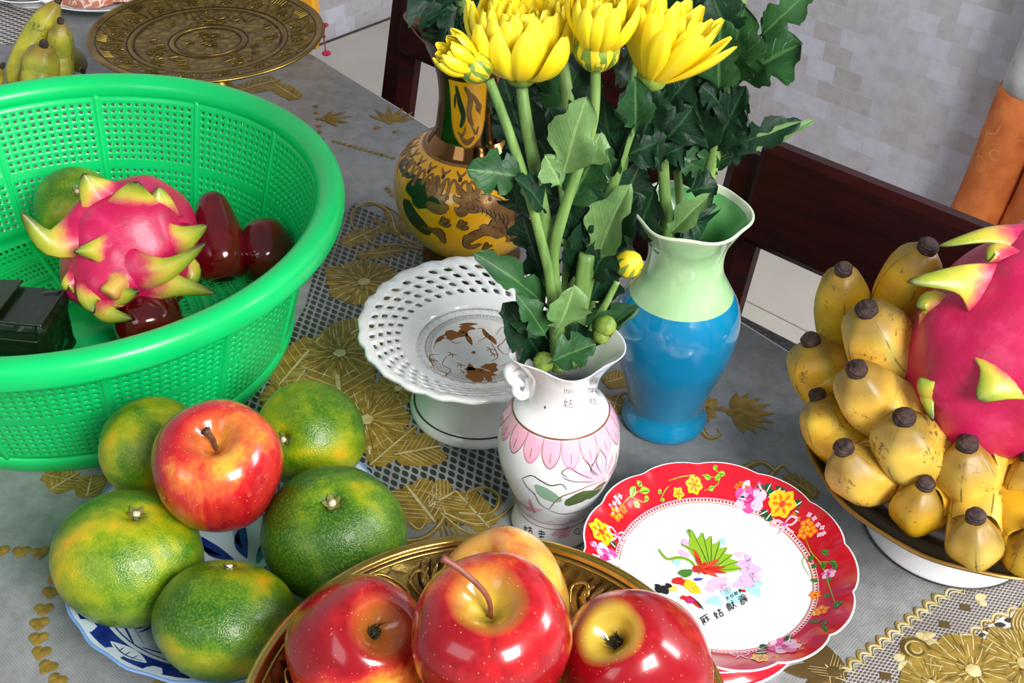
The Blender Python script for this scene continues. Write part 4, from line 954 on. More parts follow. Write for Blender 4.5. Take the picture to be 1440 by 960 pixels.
def apple(label, c, r, axis, seed, yel, cols, stem='short', spin=0, topyel=.8, botyel=.6, squash=.94, group=None):
    t = thing('apple', label, 'fruit', c, group, axis, spin)
    ma = mat('apple_skin', rough=.22, coat=.45, spec=.5, fn=applef(seed, yel, cols, topyel, botyel))
    h = r*squash
    prof = [(.0003,-h*.66),(.10*r,-h*.72),(.22*r,-h*.86),(.36*r,-h*.97),(.50*r,-h*.95),(.68*r,-h*.80),(.86*r,-h*.48),(.97*r,-h*.08),(1.0*r,h*.20),(.95*r,h*.52),(.80*r,h*.82),(.58*r,h*.97),(.40*r,h*.97),(.24*r,h*.84),(.12*r,h*.68),(.0003,h*.60)]
    o = lathe('flesh', prof, 48, ma, t, lambda rr, z, a, k: (rr*(1+.018*math.cos(5*a+seed)*(1-abs(z/h)*.2)+.02*math.sin(a+seed*2)), z*(1+.02*math.sin(2*a+seed))), None, 3)
    if stem == 'long': P = [(0,0,h*.60),(.03*r,0,h*.85),(.0,.0,h*1.10),(-.12*r,.02*r,h*1.30),(-.34*r,.05*r,h*1.52),(-.52*r,.06*r,h*1.64)]; rad = lambda u: r*(.034+.022*u**6); m = M_stemr
    elif stem == 'short': P = [(0,0,h*.58),(.0,.02*r,h*.85),(-.05*r,.06*r,h*1.06),(-.06*r,.08*r,h*1.12)]; rad = lambda u: r*(.035+.05*u**2); m = M_stem
    else: P = None
    if P: V, Fc = tube(cat(P, 4), rad, 8); mesh('stem', V, Fc, m, t)
    V, Fc = [], []
    for k in range(11):
        a = 2*PI*k/11; q = R.uniform(.7, 1.25); tube([(.03*r*math.cos(a), .03*r*math.sin(a), -h*.68), (.09*r*math.cos(a)*q, .09*r*math.sin(a)*q, -h*.77), (.115*r*math.cos(a+.3)*q, .115*r*math.sin(a+.3)*q, -h*.85*q)], lambda u: r*.026*(1.05-u), 5, V, Fc)
    tube([(0,0,-h*.66),(0,0,-h*.72)], r*.09, 10, V, Fc)
    mesh('calyx', V, Fc, M_caly, t); return t
p, r = fruit_at(309, 661, .098, 90); apple('red and orange apple resting on the green mandarins', p, r, screen_axis(309, 661, -.10, -.55), 3.1, .60, [(226,164,54),(222,104,50),(202,38,38),(168,14,28)], 'short', 1.0, .3, .5, .95)
p, r = fruit_at(694, 902, .138, 112); apple('large red apple with long curved stem on top of the brass tray', p, r, screen_axis(694, 902, -.08, -.50), 5.3, .60, RED, 'long', -.25, .95, .5, .98)
p, r = fruit_at(506, 905, .103, 101); apple('red apple with orange shoulder and blossom end up, beside the green mandarins', p, r, -screen_axis(506, 905, .30, -.22), 9.2, .68, RED, None, .4, .3, .35, .92)
p, r = fruit_at(712, 842, .092, 92); apple('orange yellow apple at the back of the brass tray', p, r, screen_axis(712, 842, -.5, -.6), 2.4, .84, ORG, None, 1.4, .1, .3, .94)
p, r = fruit_at(893, 932, .103, 106); apple('red apple with yellow blossom end, the one nearest the red plate', p, r, -screen_axis(893, 932, -.36, -.38), 7.7, .60, RED, None, 2.2, .3, 1.9, .95)

def citrusf(seed, th, cols):
    def f(k):
        v = k.mapv(k.coord(), (1,1,1), loc=(seed, seed*.7, seed*1.3)); n = k.noise(v, 19, 3, .55, .4); fine = k.noise(v, 700, 2, .6); med = k.noise(v, 110, 3, .6)
        vo = k.voro(v, 950); k.bump(k.math('ADD', vo, k.math('MULTIPLY', med, .5)), .32, .0008)
        c = k.ramp(k.math('ADD', n, k.math('MULTIPLY', k.math('SUBTRACT', med, .5), .22)), [(th-.13, cols[0]), (th-.02, cols[1]), (th+.07, cols[2]), (th+.16, cols[3])])
        return k.mix(k.math('MULTIPLY', k.ramp(fine, [(.45, 0.0), (.7, 1.0)]), .22), c, (190, 196, 60))
    return f
GRN = [(36, 92, 6), (78, 122, 4), (140, 150, 6), (206, 160, 14)]; GRN2 = [(60, 112, 4), (112, 142, 4), (162, 164, 6), (218, 168, 12)]
M_scar = mat('stem_scar', (116, 112, 54), .8); M_pith = mat('stem_cut', (206, 204, 170), .8)
def mandarin(label, c, r, axis, seed, th, cols=GRN, h=.86, scar=1, spin=0):
    t = thing('mandarin', label, 'fruit', c, 'green mandarins', axis, spin)
    hh = r*h; prof = [(.0003,-hh*.90),(.2*r,-hh*.95),(.45*r,-hh*.90),(.72*r,-hh*.68),(.92*r,-hh*.35),(1.0*r,0),(.94*r,hh*.34),(.76*r,hh*.68),(.5*r,hh*.90),(.25*r,hh*.97),(.12*r,hh*.93),(.05*r,hh*.87),(.0003,hh*.86)]
    lathe('peel', prof, 56, mat('mandarin_peel', rough=.36, coat=.12, fn=citrusf(seed, th, cols)), t, lambda rr, z, a, k: (rr*(1+.012*math.cos(8*a+seed)*(abs(z/hh))+.018*math.sin(2*a+seed)), z*(1+.03*math.sin(a+seed))), None, 3)
    V, Fc = [], []
    for k in range(5):
        a = 2*PI*k/5+seed; dx, dy = math.cos(a), math.sin(a); b = len(V)
        for u, w, z in ((.02,.05,.90),(.09,.045,.955),(.13,.012,.985)): V += [Vector((dx*u*r-dy*w*r, dy*u*r+dx*w*r, hh*z)), Vector((dx*u*r, dy*u*r, hh*(z+.02))), Vector((dx*u*r+dy*w*r, dy*u*r-dx*w*r, hh*z))]
        for i in range(2):
            for j in range(2): Fc.append((b+i*3+j, b+i*3+j+1, b+i*3+j+4, b+i*3+j+3))
    mesh('calyx', V, Fc, M_scar, t); V, Fc = tube([(0,0,hh*.87),(0,0,hh*.985)], r*.05, 8); mesh('stem_cut', V, Fc, M_pith, t); return t
p, r = fruit_at(180, 786, .052, 103); mandarin('yellow-green mandarin by the cloth, with a yellow patch', p, r, screen_axis(180, 786, .13, -.72), 1.2, .53, GRN2, .87)
p, r = fruit_at(318, 872, .050, 103); mandarin('plain dark green mandarin nearest the front of the blue plate', p, r, screen_axis(318, 872, .05, -.96), 4.6, .55, GRN, .78)
p, r = fruit_at(470, 752, .056, 101); mandarin('deep green mandarin with small stem star touching the brass tray', p, r, screen_axis(470, 752, -.03, -.48), 8.3, .63, GRN, .92)
p, r = fruit_at(437, 612, .058, 78); mandarin('bright lime mandarin behind the apple, beside the netting', p, r, screen_axis(437, 612, -.52, .08), 2.9, .49, GRN2, .95)
p, r = fruit_at(213, 628, .068, 73); mandarin('mottled green and yellow mandarin behind the apple, beside the colander', p, r, screen_axis(213, 628, .55, .35), 6.1, .50, GRN2, .95)
p, r = fruit_at(108, 292, .058, 58); mandarin('green and yellow mandarin inside the green colander behind the dragon fruit', p, r, screen_axis(108, 292, .0, -.45), 3.7, .52, GRN2, .9)

# rose apples -------------------------------------------------
M_rose = mat('rose_apple_skin', rough=.14, coat=.6, fn=speckled((66, 3, 8), (118, 8, 16), 26, .3, .75)); M_rosee = mat('rose_apple_end', (66, 14, 16), .6)
def rose_apple(label, wide, narrow, r, seed):
    wide, narrow = Vector(wide), Vector(narrow); ax = narrow-wide; L = ax.length
    t = thing('rose_apple', label, 'fruit', wide, 'dark red rose apples in the colander', ax, seed)
    prof = [(.0003,-r*.50),(.18*r,-r*.58),(.40*r,-r*.80),(.66*r,-r*.78),(.92*r,-r*.38),(1.0*r,.02*r),(.94*r,.3*L),(.78*r,.58*L),(.62*r,.84*L),(.46*r,1.02*L),(.22*r,1.12*L),(.0003,1.14*L)]
    lathe('flesh', prof, 40, M_rose, t, lambda rr, z, a, k: (rr*(1+.05*math.cos(4*a+seed)*max(0,1-k*1.5)+.02*math.sin(a)), z), None, 3)
    V, Fc = [], []
    for k in range(4): a = 2*PI*k/4; tube([(.1*r*math.cos(a), .1*r*math.sin(a), -r*.55), (.26*r*math.cos(a), .26*r*math.sin(a), -r*.70), (.10*r*math.cos(a), .10*r*math.sin(a), -r*.80)], r*.07, 6, V, Fc)
    mesh('calyx', V, Fc, M_rosee, t)
rose_apple('tall upright dark red rose apple leaning on the colander side', at(310, 360, .050), at(298, 280, .084), .0235, 1.0)
rose_apple('squat dark red rose apple touching the colander rim side', at(374, 356, .044), at(370, 312, .068), .0255, 2.3)
rose_apple('dark red rose apple half hidden under the dragon fruit', at(208, 452, .046), at(196, 410, .050), .0255, 4.1)

# dragon fruit ------------------------------------------------
def dragonf(k):
    g = k.attr('tip')[2]; v = k.coord(); n = k.noise(v, 40, 4, .6); nb = k.noise(v, 24, 5, .7); n2 = k.noise(v, 160, 3, .6)
    c = k.ramp(n, [(.3, (176, 14, 66)), (.55, (200, 22, 84)), (.75, (218, 60, 108))])
    c = k.mix(k.ramp(nb, [(.58, 0.0), (.68, .55)]), c, (130, 62, 48))
    gg = k.math('ADD', g, k.math('MULTIPLY', k.math('SUBTRACT', n, .5), .45)); k.bump(k.math('ADD', n2, k.math('MULTIPLY', nb, .8)), .3, .0012)
    m = k.ramp(gg, [(.22, 0.0), (.5, 1.0)]); gc = k.ramp(gg, [(.2, (228, 110, 120)), (.42, (214, 194, 70)), (.72, (150, 164, 44)), (.93, (92, 100, 34)), (1.0, (56, 44, 20))])
    return k.mix(m, c, gc)
M_dragon = mat('dragon_skin', rough=.40, coat=.12, fn=dragonf)
def ellipsoid_hit(px, py, c, ax, ra, rb):
    """first meeting of the pixel's ray with an ellipsoid of half lengths ra (along ax) and rb"""
    q = Vector((0,0,1)).rotation_difference(ax).to_matrix().inverted(); sc = Vector((1/rb, 1/rb, 1/ra))
    o = q @ (EYE-c); d = q @ ray(px, py); o = Vector((o.x*sc.x, o.y*sc.y, o.z*sc.z)); dd_ = Vector((d.x*sc.x, d.y*sc.y, d.z*sc.z))
    A, B, Cc = dd_.dot(dd_), 2*o.dot(dd_), o.dot(o)-1; D = B*B-4*A*Cc
    tt = -B/(2*A) if D < 0 else (-B-math.sqrt(D))/(2*A)
    p = EYE + ray(px, py)*tt; return p, (p-c).normalized()
def dragon_fruit(label, cpx, z, ra, rb, ax, bracts, seed):
    c = at(*cpx, z); ax = ax.normalized(); t = thing('dragon_fruit', label, 'fruit', c)
    q = Vector((0,0,1)).rotation_difference(ax).to_matrix()
    V, Fc, tipv = [], [], []; n, mrow = 84, 50
    for i in range(mrow+1):
        ph = PI*i/mrow
        for j in range(n):
            a = 2*PI*j/n; s = 1+.022*math.sin(3*a+2*ph*2+seed)+.02*noise.noise(Vector((math.cos(a)*2, math.sin(a)*2, ph*2+seed)))
            V.append(q @ Vector((rb*math.sin(ph)*math.cos(a)*s, rb*math.sin(ph)*math.sin(a)*s, -ra*math.cos(ph)*s))); tipv.append(.16*max(0,abs(math.cos(ph))-.9)*8)
    for i in range(mrow):
        for j in range(n): k = (j+1)%n; Fc.append((i*n+j, i*n+k, (i+1)*n+k, (i+1)*n+j))
    for b in bracts:          # the skin swells into each scale's root
        root, nr = ellipsoid_hit(b[0][0], b[0][1], c, ax, ra, rb); rl = root-c; w_ = b[3]*.62
        for i, v in enumerate(V):
            g2 = (v-rl).length_squared/(w_*w_)
            if g2 < 6: V[i] = v + nr*(w_*.30*math.exp(-g2)); tipv[i] = max(tipv[i], .10*math.exp(-g2))
    mesh('body', V, Fc, M_dragon, t, attrs={'tip': tipv})
    for b in bracts:
        if seed == 1.0: b = tuple(b[:3])+(b[3]*1.25,)+tuple(b[4:])
        (rx, ry), mid, (tx, ty), w, out = b[:5]; thick = b[5] if len(b) > 5 else .0022
        root, nr = ellipsoid_hit(rx, ry, c, ax, ra*.99, rb*.99)
        dr_ = (root-EYE).length; vdir = (EYE-root).normalized()
        tip = EYE + ray(tx, ty).normalized()*(dr_-out) if out < .004 else EYE + ray(tx, ty).normalized()*min(dr_-out, (ellipsoid_hit(tx, ty, c, ax, ra, rb)[0]-EYE).length-.004); P = [root-nr*.0015]
        def clear(px, py, dist, lift):
            q_, _n = ellipsoid_hit(px, py, c, ax, ra, rb); dq = (q_-EYE).length
            o_ = (q_-c).length
            return min(dist, dq-lift) if dq < dist+.03 else dist
        if mid: P.append(EYE + ray(*mid).normalized()*clear(*mid, dr_-out*.55, .004+w*.15))
        else: P.append((root+tip)/2 + nr*.006)
        P.append(tip); P = cat([P[0]-(P[1]-P[0])*.35]+P, 6); P = P[4:]
        N = len(P); V, Fc, tv = [], [], []; m_ = 8
        for i, p in enumerate(P):
            d_ = (P[min(N-1,i+1)]-P[max(0,i-1)]).normalized(); u = i/(N-1)
            side = d_.cross(nr*.6+vdir*.5).normalized(); nn = side.cross(d_).normalized()
            if nn.dot(nr) < 0: nn = -nn
            ww = w*(1.5*(1-u)**2.4+.95*(1-u)**.75*(.45+.55*u))*.5+.0004; th = thick*(1.25-u)+.0003
            for j in range(m_*2):
                a = 2*PI*j/(m_*2); x, y = math.cos(a), math.sin(a)
                V.append(p + side*x*ww + nn*(y*th - .30*ww*x*x*(1-.3*u)) - Vector(c)); tv.append(min(1, max(0, (u-.16)*1.15 + .10*abs(x))))
        w2 = m_*2
        for i in range(N-1):
            for j in range(w2): k = (j+1)%w2; Fc.append((i*w2+j, i*w2+k, (i+1)*w2+k, (i+1)*w2+j))
        Fc.append(tuple(range(w2-1,-1,-1))); Fc.append(tuple(range((N-1)*w2, N*w2)))
        mesh('scale_leaf', V, Fc, M_dragon, t, attrs={'tip': tv})
    return t, c
dragon_fruit('pink dragon fruit with stubby yellow-green scales inside the green colander', (182, 347), .078, .062, .0475, Vector((-.25,-.8,-.18)), [
    ((128,318),(70,340),(29,298),.026,.004,.003), ((150,285),(128,262),(117,244),.026,.006,.004), ((188,300),(190,272),(194,256),.030,.012,.004), ((222,300),(226,282),(222,262),.026,.002,.003),
    ((232,345),(262,334),(291,317),.024,.010,.0035), ((180,385),(236,378),(289,342),.022,.026,.006), ((195,398),(245,402),(303,412),.024,.012,.005), ((158,352),(130,352),(104,354),.017,.012,.0035),
    ((135,398),(124,420),(132,440),.020,.010,.004), ((150,410),(150,440),(186,448),.022,.010,.004), ((110,395),(95,402),(96,405),.014,.002), ((255,385),(270,385),(276,400),.026,.0,.003), ((160,400),(172,415),(196,408),.020,.012,.004)], 1.0)
dragon_fruit('large magenta dragon fruit with long green scales lying on the bananas', (1432, 488), .150, .078, .0615, Vector((.55,.35,.75)), [
    ((1448,330),(1392,328),(1320,346),.022,.020,.0016), ((1398,412),(1352,392),(1276,396),.030,.022,.0016), ((1425,512),(1405,536),(1374,562),.044,.012,.0018), ((1322,450),(1306,425),(1288,432),.026,.000,.0018),
    ((1340,560),(1306,548),(1294,530),.026,.004,.0018), ((1318,540),(1304,560),(1312,592),.016,.004,.0016), ((1455,420),(1500,400),(1530,430),.034,.01,.0018), ((1470,560),(1510,570),(1520,600),.034,.01,.0018), ((1420,372),(1400,352),(1388,366),.020,.0,.0016)], 5.0)

df = bpy.data.objects['dragon_fruit']; a = ellipsoid_hit(165, 398, df.location, Vector((-.25,-.8,-.18)).normalized(), .062, .0475)[0]; b = EYE + ray(152, 415).normalized()*((a-EYE).length-.010)
V, Fc = tube(cat([a-df.location, (a+b)/2-df.location+Vector((.002,0,.003)), b-df.location], 5), lambda u: .0105*(1-.45*u)+.0012*math.sin(9*u), 16)
mesh('flower_end', V, Fc, M_dragon, df, attrs={'tip': [.36]*len(V)})
# leaf-wrapped cake in the colander ---------------------------
def wrapf(k):
    v = k.mapv(k.coord(), (1,1,1)); w = k.noise(k.mapv(v, (260, 12, 30)), 1, 3); k.bump(w, .35, .001)
    return k.ramp(k.noise(v, 30, 3), [(.3, (8, 18, 8)), (.7, (22, 40, 16))])
M_wrap = mat('banana_leaf_wrap', rough=.3, coat=.15, fn=wrapf)
wc = at(14, 466, .045); t = thing('leaf_wrapped_cake', 'dark green banana leaf parcel lying inside the colander', 'food', wc)
ax1 = Vector((1, -.10, 0)).normalized(); ax2 = Vector((.10, 1, 0)).normalized()
V, Fc = [], []; box(V, Fc, (0,0,0), (.080,.048,.050), (ax1, ax2, Z_), .0045); o = mesh('parcel', V, Fc, M_wrap, t, smooth=True); m_ = o.modifiers.new('s', 'SUBSURF'); m_.subdivision_type = 'SIMPLE'; m_.levels = m_.render_levels = 5
tx_ = bpy.data.textures.new('crumple', 'CLOUDS'); tx_.noise_scale = .022; m_ = o.modifiers.new('d', 'DISPLACE'); m_.texture = tx_; m_.strength = .009; m_.mid_level = .5
V, Fc = [], []; box(V, Fc, ax1*.012+Z_*.0258, (.055,.044,.0016), (ax1, ax2, (Z_)), .0006); mesh('folded_flap', V, Fc, M_wrap, t, smooth=False)
V, Fc = [], []; box(V, Fc, -ax1*.015+Z_*.028+ax2*.004, (.044,.040,.0016), ((ax1+Z_*.12).normalized(), ax2, (Z_-ax1*.12).normalized()), .0006); mesh('folded_flap', V, Fc, M_wrap, t, smooth=False)
V, Fc = [], []; box(V, Fc, ax2*-.0248+ax1*.010+Z_*-.004, (.050,.0016,.036), (ax1, ax2, Z_), .0005); mesh('folded_flap', V, Fc, M_wrap, t, smooth=False)

# ------------------------------------------------------------ banana dish
bd = Vector((.300, .579, T)); t = thing('footed_dish', 'white porcelain footed dish with dark gilt-lined inside holding bananas', 'dish', bd)
M_dark = mat('dark_glaze', rough=.14, coat=.5, fn=speckled((44, 32, 16), (92, 74, 34), 50, .4, .75)); 
lathe('bowl', [(.0004,.041),(.03,.041),(.06,.0435),(.085,.0525),(.101,.0665),(.1060,.0715),(.1078,.0712),(.1074,.0692),(.098,.060),(.083,.0480),(.062,.0385),(.045,.0365),(.028,.0365)], 110, [M_porcw, M_dark, M_brassedge], t, lambda r, z, a, k: (r*(1+max(0,(r-.09)/.018)*.006*math.cos(12*a)), z), lambda k, r, z: 1 if (k < .46 and r < .1035) else (2 if (k < .62 and r > .1025 and z > .0675) else 0))
lathe('foot', [(.028,.0370),(.036,.0355),(.042,.026),(.050,.012),(.0545,.004),(.0550,.0),(.050,.0),(.042,.014),(.034,.028),(.026,.037)], 88, M_porcw, t, cap=False)
for rr, z_ in ((.0484,.0175),(.0556,.0016)): V, Fc = tube([((rr+.0006)*math.cos(a*PI/40), (rr+.0006)*math.sin(a*PI/40), z_) for a in range(81)], .0006, 6); mesh('foot_line', V, Fc, M_line, t)

def bananaf(seed, c1, c2, c3):
    def f(k):
        v = k.mapv(k.coord(), (1,1,1), loc=(seed, seed*2, -seed)); g = k.attr('tip')[2]; e = k.attr('edge')[2]
        n = k.noise(v, 34, 4, .65); fine = k.noise(v, 260, 4, .75); sp = k.noise(v, 420, 2, .6); k.bump(fine, .1)
        c = k.ramp(n, [(.3, c1), (.55, c2), (.75, c3)])
        c = k.mix(k.math('MULTIPLY', e, k.ramp(n, [(.42, 0.0), (.6, .55)])), c, (128, 140, 66))
        sc = k.ramp(k.math('MULTIPLY', fine, k.math('ADD', k.noise(v, 60, 2), .35)), [(.535, 0.0), (.60, .75)])
        c = k.mix(sc, c, (88, 58, 26)); c = k.mix(k.ramp(sp, [(.72, 0.0), (.78, .8)]), c, (70, 46, 24))
        ln = k.math('MULTIPLY', k.ramp(e, [(.90, 0.0), (.985, 1.0)]), k.ramp(k.noise(v, 90, 3), [(.44, 0.0), (.56, .85)])); c = k.mix(ln, c, (62, 44, 26))
        return k.mix(k.ramp(g, [(.80, 0.0), (.93, .75)]), c, (122, 96, 40))
    return f
def tipf(k):
    w = k.n('ShaderNodeTexWave'); w.wave_type = 'RINGS'; k.l.new(k.coord(), w.inputs[0]); w.inputs['Scale'].default_value = 160; w.inputs['Distortion'].default_value = 4; k.bump(w.outputs[1], .6, .001)
    return k.ramp(k.noise(k.coord(), 200, 3), [(.3, (30, 18, 16)), (.7, (84, 62, 56))])
M_btip = mat('banana_tip', rough=.8, fn=tipf)
def banana(label, P, rad, seed, group, cols=((176, 128, 40), (208, 164, 58), (220, 184, 86)), knob=1.0, sides=5):
    """P: base, belly, tip (three points); the flower end is the tip"""
    P = [Vector(p) for p in P]; t = thing('banana', label, 'fruit', P[1], group)
    C0 = P[1]; PP = cat([P[0], P[0].lerp(P[1], .55)+(P[1]-(P[0]+P[2])/2)*.25, P[1], P[2]], 7); N = len(PP)
    V, Fc, tv, ev = [], [], [], []; n = 30; up = None; ph = R.uniform(0, 6)
    L = [0]
    for i in range(1, N): L.append(L[-1]+(PP[i]-PP[i-1]).length)
    def prof(u): return np.interp(u, [0,.05,.15,.35,.6,.76,.86,.93,.97,1.0], [.25,.55,.82,1.0,1.03,.97,.84,.64,.46,.33])
    for i, p in enumerate(PP):
        d_ = (PP[min(N-1,i+1)]-PP[max(0,i-1)]).normalized(); u = L[i]/L[-1]
        if up is None: up = d_.orthogonal().normalized()
        up = (up-d_*up.dot(d_)).normalized(); s = d_.cross(up)
        for j in range(n):
            a = 2*PI*j/n+ph; e = abs(math.cos(sides*.5*a)); rr = rad*prof(u)*(.925+.105*e**2.5)
            V.append(p+(up*math.cos(a)+s*math.sin(a))*rr-C0); tv.append(u); ev.append(e**5)
    for i in range(N-1):
        for j in range(n): k = (j+1)%n; Fc.append((i*n+j, i*n+k, (i+1)*n+k, (i+1)*n+j))
    Fc.append(tuple(range(n-1,-1,-1))); Fc.append(tuple(range((N-1)*n, N*n)))
    mesh('peel', V, Fc, mat('banana_peel', rough=.42, fn=bananaf(seed, *cols)), t, attrs={'tip': tv, 'edge': ev})
    dE = (PP[-1]-PP[-2]).normalized(); b = PP[-1]-C0; r = rad*.285*knob
    pts = [b-dE*.002, b+dE*.0015, b+dE*.004, b+dE*.0062, b+dE*.0068]; rs = [r*1.02, r*1.1, r*1.12, r*.8, r*.45]
    V, Fc = tube(pts, lambda u: float(np.interp(u, [0,.25,.5,.75,1], rs)), 14)
    V = [v + Vector((noise.noise(v*400), noise.noise(v*400+Vector((9,0,0))), 0))*.0006 for v in V]
    mesh('dark_tip', V, Fc, M_btip, t); return t
GB = 'short fat bananas in the footed dish'
cen = Vector((.315, .600, T+.075))
def bput(label, tip, zt_, mid, zm, rpx, seed, base=None, zb_=None, knob=1.0, cols=None, ext=.075):
    Tp = at(*tip, zt_); Mp = at(*mid, zm); rad = rpx*1.06*depth(Mp)/F
    if base: Bp = at(*base, zb_)
    else: dv = (cen-Mp); dv.z = 0; dv.normalize(); Bp = Mp+dv*ext+Vector((0,0,.004))
    banana(label, (Bp, Mp, Tp), rad, seed, GB, knob=knob, **({'cols': cols} if cols else {}))
Y1 = ((206, 150, 22), (230, 182, 34), (238, 196, 58)); Y2 = ((206, 156, 50), (232, 190, 78), (240, 206, 108))
bput('upright banana at the back edge of the dish, beside the chair seat gap', (1186,382), .155, (1184,436), .118, 36, 1.1, (1196,520), .075, cols=Y1)
bput('tall banana at the very back, touching the long dragon fruit scale', (1303,350), .178, (1272,405), .142, 40, 2.2, (1258,500), .085, cols=Y1, knob=1.1)
bput('big pale banana high at the back, pointing at the upright one', (1220,438), .162, (1236,478), .138, 47, 3.3, (1290,545), .110, cols=Y2)
bput('banana low at the dish edge nearest the blue vase', (1141,482), .115, (1152,522), .094, 41, 4.4, (1196,575), .080, cols=Y1)
bput('long banana lying in the middle row with its tip over the dish edge ones', (1206,522), .142, (1222,556), .120, 44, 5.5, (1330,612), .100, cols=Y2)
bput('greenish banana low at the dish rim with a dark seam, facing the tablecloth', (1151,560), .098, (1168,606), .080, 37, 6.6, (1226,650), .078, cols=Y1)
bput('pale banana in the middle row pointing straight out, upper of two below the dragon fruit', (1272,590), .130, (1276,626), .108, 47, 7.7, (1345,655), .090, cols=Y2)
bput('banana at the dish rim with a black scar down its front', (1188,633), .102, (1208,666), .083, 44, 8.8, cols=Y2)
bput('round pale banana directly under the dragon fruit', (1360,628), .122, (1358,664), .100, 46, 9.9, cols=Y2)
bput('narrow banana at the front with a dark ridge from its tip', (1300,684), .098, (1290,716), .078, 39, 11.0, cols=Y1)
bput('front banana with a brown scabbed face, lowest in the dish', (1372,730), .100, (1371,762), .081, 42, 12.1, cols=Y2)
bput('banana cut by the photograph edge, level with the dark tipped pale one', (1448,646), .112, (1444,684), .094, 42, 13.2, cols=Y1)
bput('banana cut by the photograph edge at the dish front', (1462,745), .102, (1455,778), .085, 43, 14.3, cols=Y1)

# bananas at the far left -------------------------------------
GB2 = 'greenish bananas at the far end'; YG = ((140, 150, 52), (196, 184, 52), (226, 202, 60))
def b2(label, tip, zt_, mid, zm, base, zb_, rpx, seed, cols=YG):
    Mp = at(*mid, zm); banana(label, (at(*base, zb_), Mp, at(*tip, zt_)), rpx*depth(Mp)/F, seed, GB2, cols=cols, knob=.8)
b2('long pale green banana leaning at the back of the far bunch', (80,4), .090, (50,52), .058, (14,118), .024, 19, 21)
b2('yellow banana standing beside the old brass platter', (85,33), .080, (86,72), .050, (92,118), .020, 18, 22)
b2('short fat yellow banana at the front of the far bunch', (61,65), .070, (56,96), .046, (50,140), .024, 25, 23)
b2('small green banana low beside the old brass platter', (116,99), .028, (108,84), .030, (90,64), .030, 12, 24, ((96,112,44),(130,136,50),(150,150,60)))
b2('banana at the very edge behind the colander', (1,96), .045, (-14,118), .032, (-40,150), .024, 14, 25)

# plates of food at the far end -------------------------------
pc_ = at(152, -27, .02); pc_.z = T; t = thing('food_plate', 'white plate with marbled brown meat slices at the far end', 'plate', pc_)
lathe('plate', [(.0004,.008),(.05,.008),(.075,.014),(.088,.019),(.089,.0175),(.075,.011),(.05,.003),(.048,.0),(.0004,.002)], 72, M_porcw, t)
M_meat = mat('marbled_meat', rough=.4, coat=.2, fn=lambda k: k.ramp(k.noise(k.coord(), 26, 5, .6, 1.5), [(.42, (176, 104, 78)), (.53, (188, 118, 92)), (.57, (236, 222, 210)), (.62, (184, 110, 84))]))
mt = thing('meat_slab', 'brown and white marbled meat slab on the far plate', 'food', pc_+Vector((0,0,.012)))
for k, (x, y, rr) in enumerate(((-.02,-.02,.045),(.03,-.012,.042),(.0,.03,.04))):
    lathe('slice', [(.0004,.012+.002*k),(rr*.9,.012+.002*k),(rr,.008+.002*k),(rr,.002+.002*k),(rr*.95,.0+.002*k),(.0004,.0+.002*k)], 28, M_meat, mt, lambda r, z, a, kk, x=x, y=y: (r*(1+.12*math.sin(3*a+x*90)), z)).location = (x, y, 0)
pc2 = at(48, -26, .02); pc2.z = T; t = thing('side_plate', 'small white plate with a dark rim line behind the far bananas', 'plate', pc2)
lathe('plate', [(.0004,.008),(.035,.008),(.052,.014),(.060,.019),(.061,.0175),(.05,.011),(.035,.003),(.033,.0),(.0004,.002)], 64, M_porcw, t)
V, Fc = tube([(.0565*math.cos(a*PI/36), .0565*math.sin(a*PI/36), .0182) for a in range(73)], .0009, 6); mesh('rim_line', V, Fc, M_line, t)
# yellow candle jar and pink blossoms behind the brass stand
M_yp = mat('yellow_paper', rough=.6, fn=speckled((226, 150, 16), (238, 172, 40), 20)); p = at(400, 52, 0)
p = at(404, 70, 0); pe = P0.lerp(Vector((0,0,0)), 0)
ye = aty(430, 8, 1.30); t = thing('yellow_packet', 'yellow paper packet standing behind the old brass platter', 'packet', (ye.x-.013, 1.315, T))
hz = ye.z-T+.05
V, Fc = [], []; box(V, Fc, (0,0,hz/2), (.046,.03,hz), None, .003); mesh('packet', V, Fc, M_yp, t, smooth=False)
M_pinkf = mat('pink_blossom', (214, 40, 90), .5); M_redf = mat('red_blossom', (176, 30, 26), .5)
g = at(452, 58, .0); t = thing('blossom_sprig', 'small red and pink blossoms at the table edge beside the brass platter', 'flower', g)
a_, b_, c_ = at(457, 36, .0205), at(455, 52, .012), at(459, 76, .004)
V, Fc = tube([Vector(p)-g for p in (at(430,40,.014), a_, b_, c_)], .0008, 6); mesh('stem', V, Fc, M_stemr, t)
for k, (p, s, m) in enumerate(((a_, .006, M_redf), (b_, .004, M_redf), (c_, .0075, M_pinkf))):
    V, Fc = [], []
    for i in range(6):
        q = Vector((math.cos(i*1.05), math.sin(i*1.05), .3))*s*.5; tube([p-g, p-g+q*.6, p-g+q*1.3], lambda u: s*.34*math.sin(PI*(.2+.6*u)), 7, V, Fc)
    mesh('blossom', V, Fc, m, t)

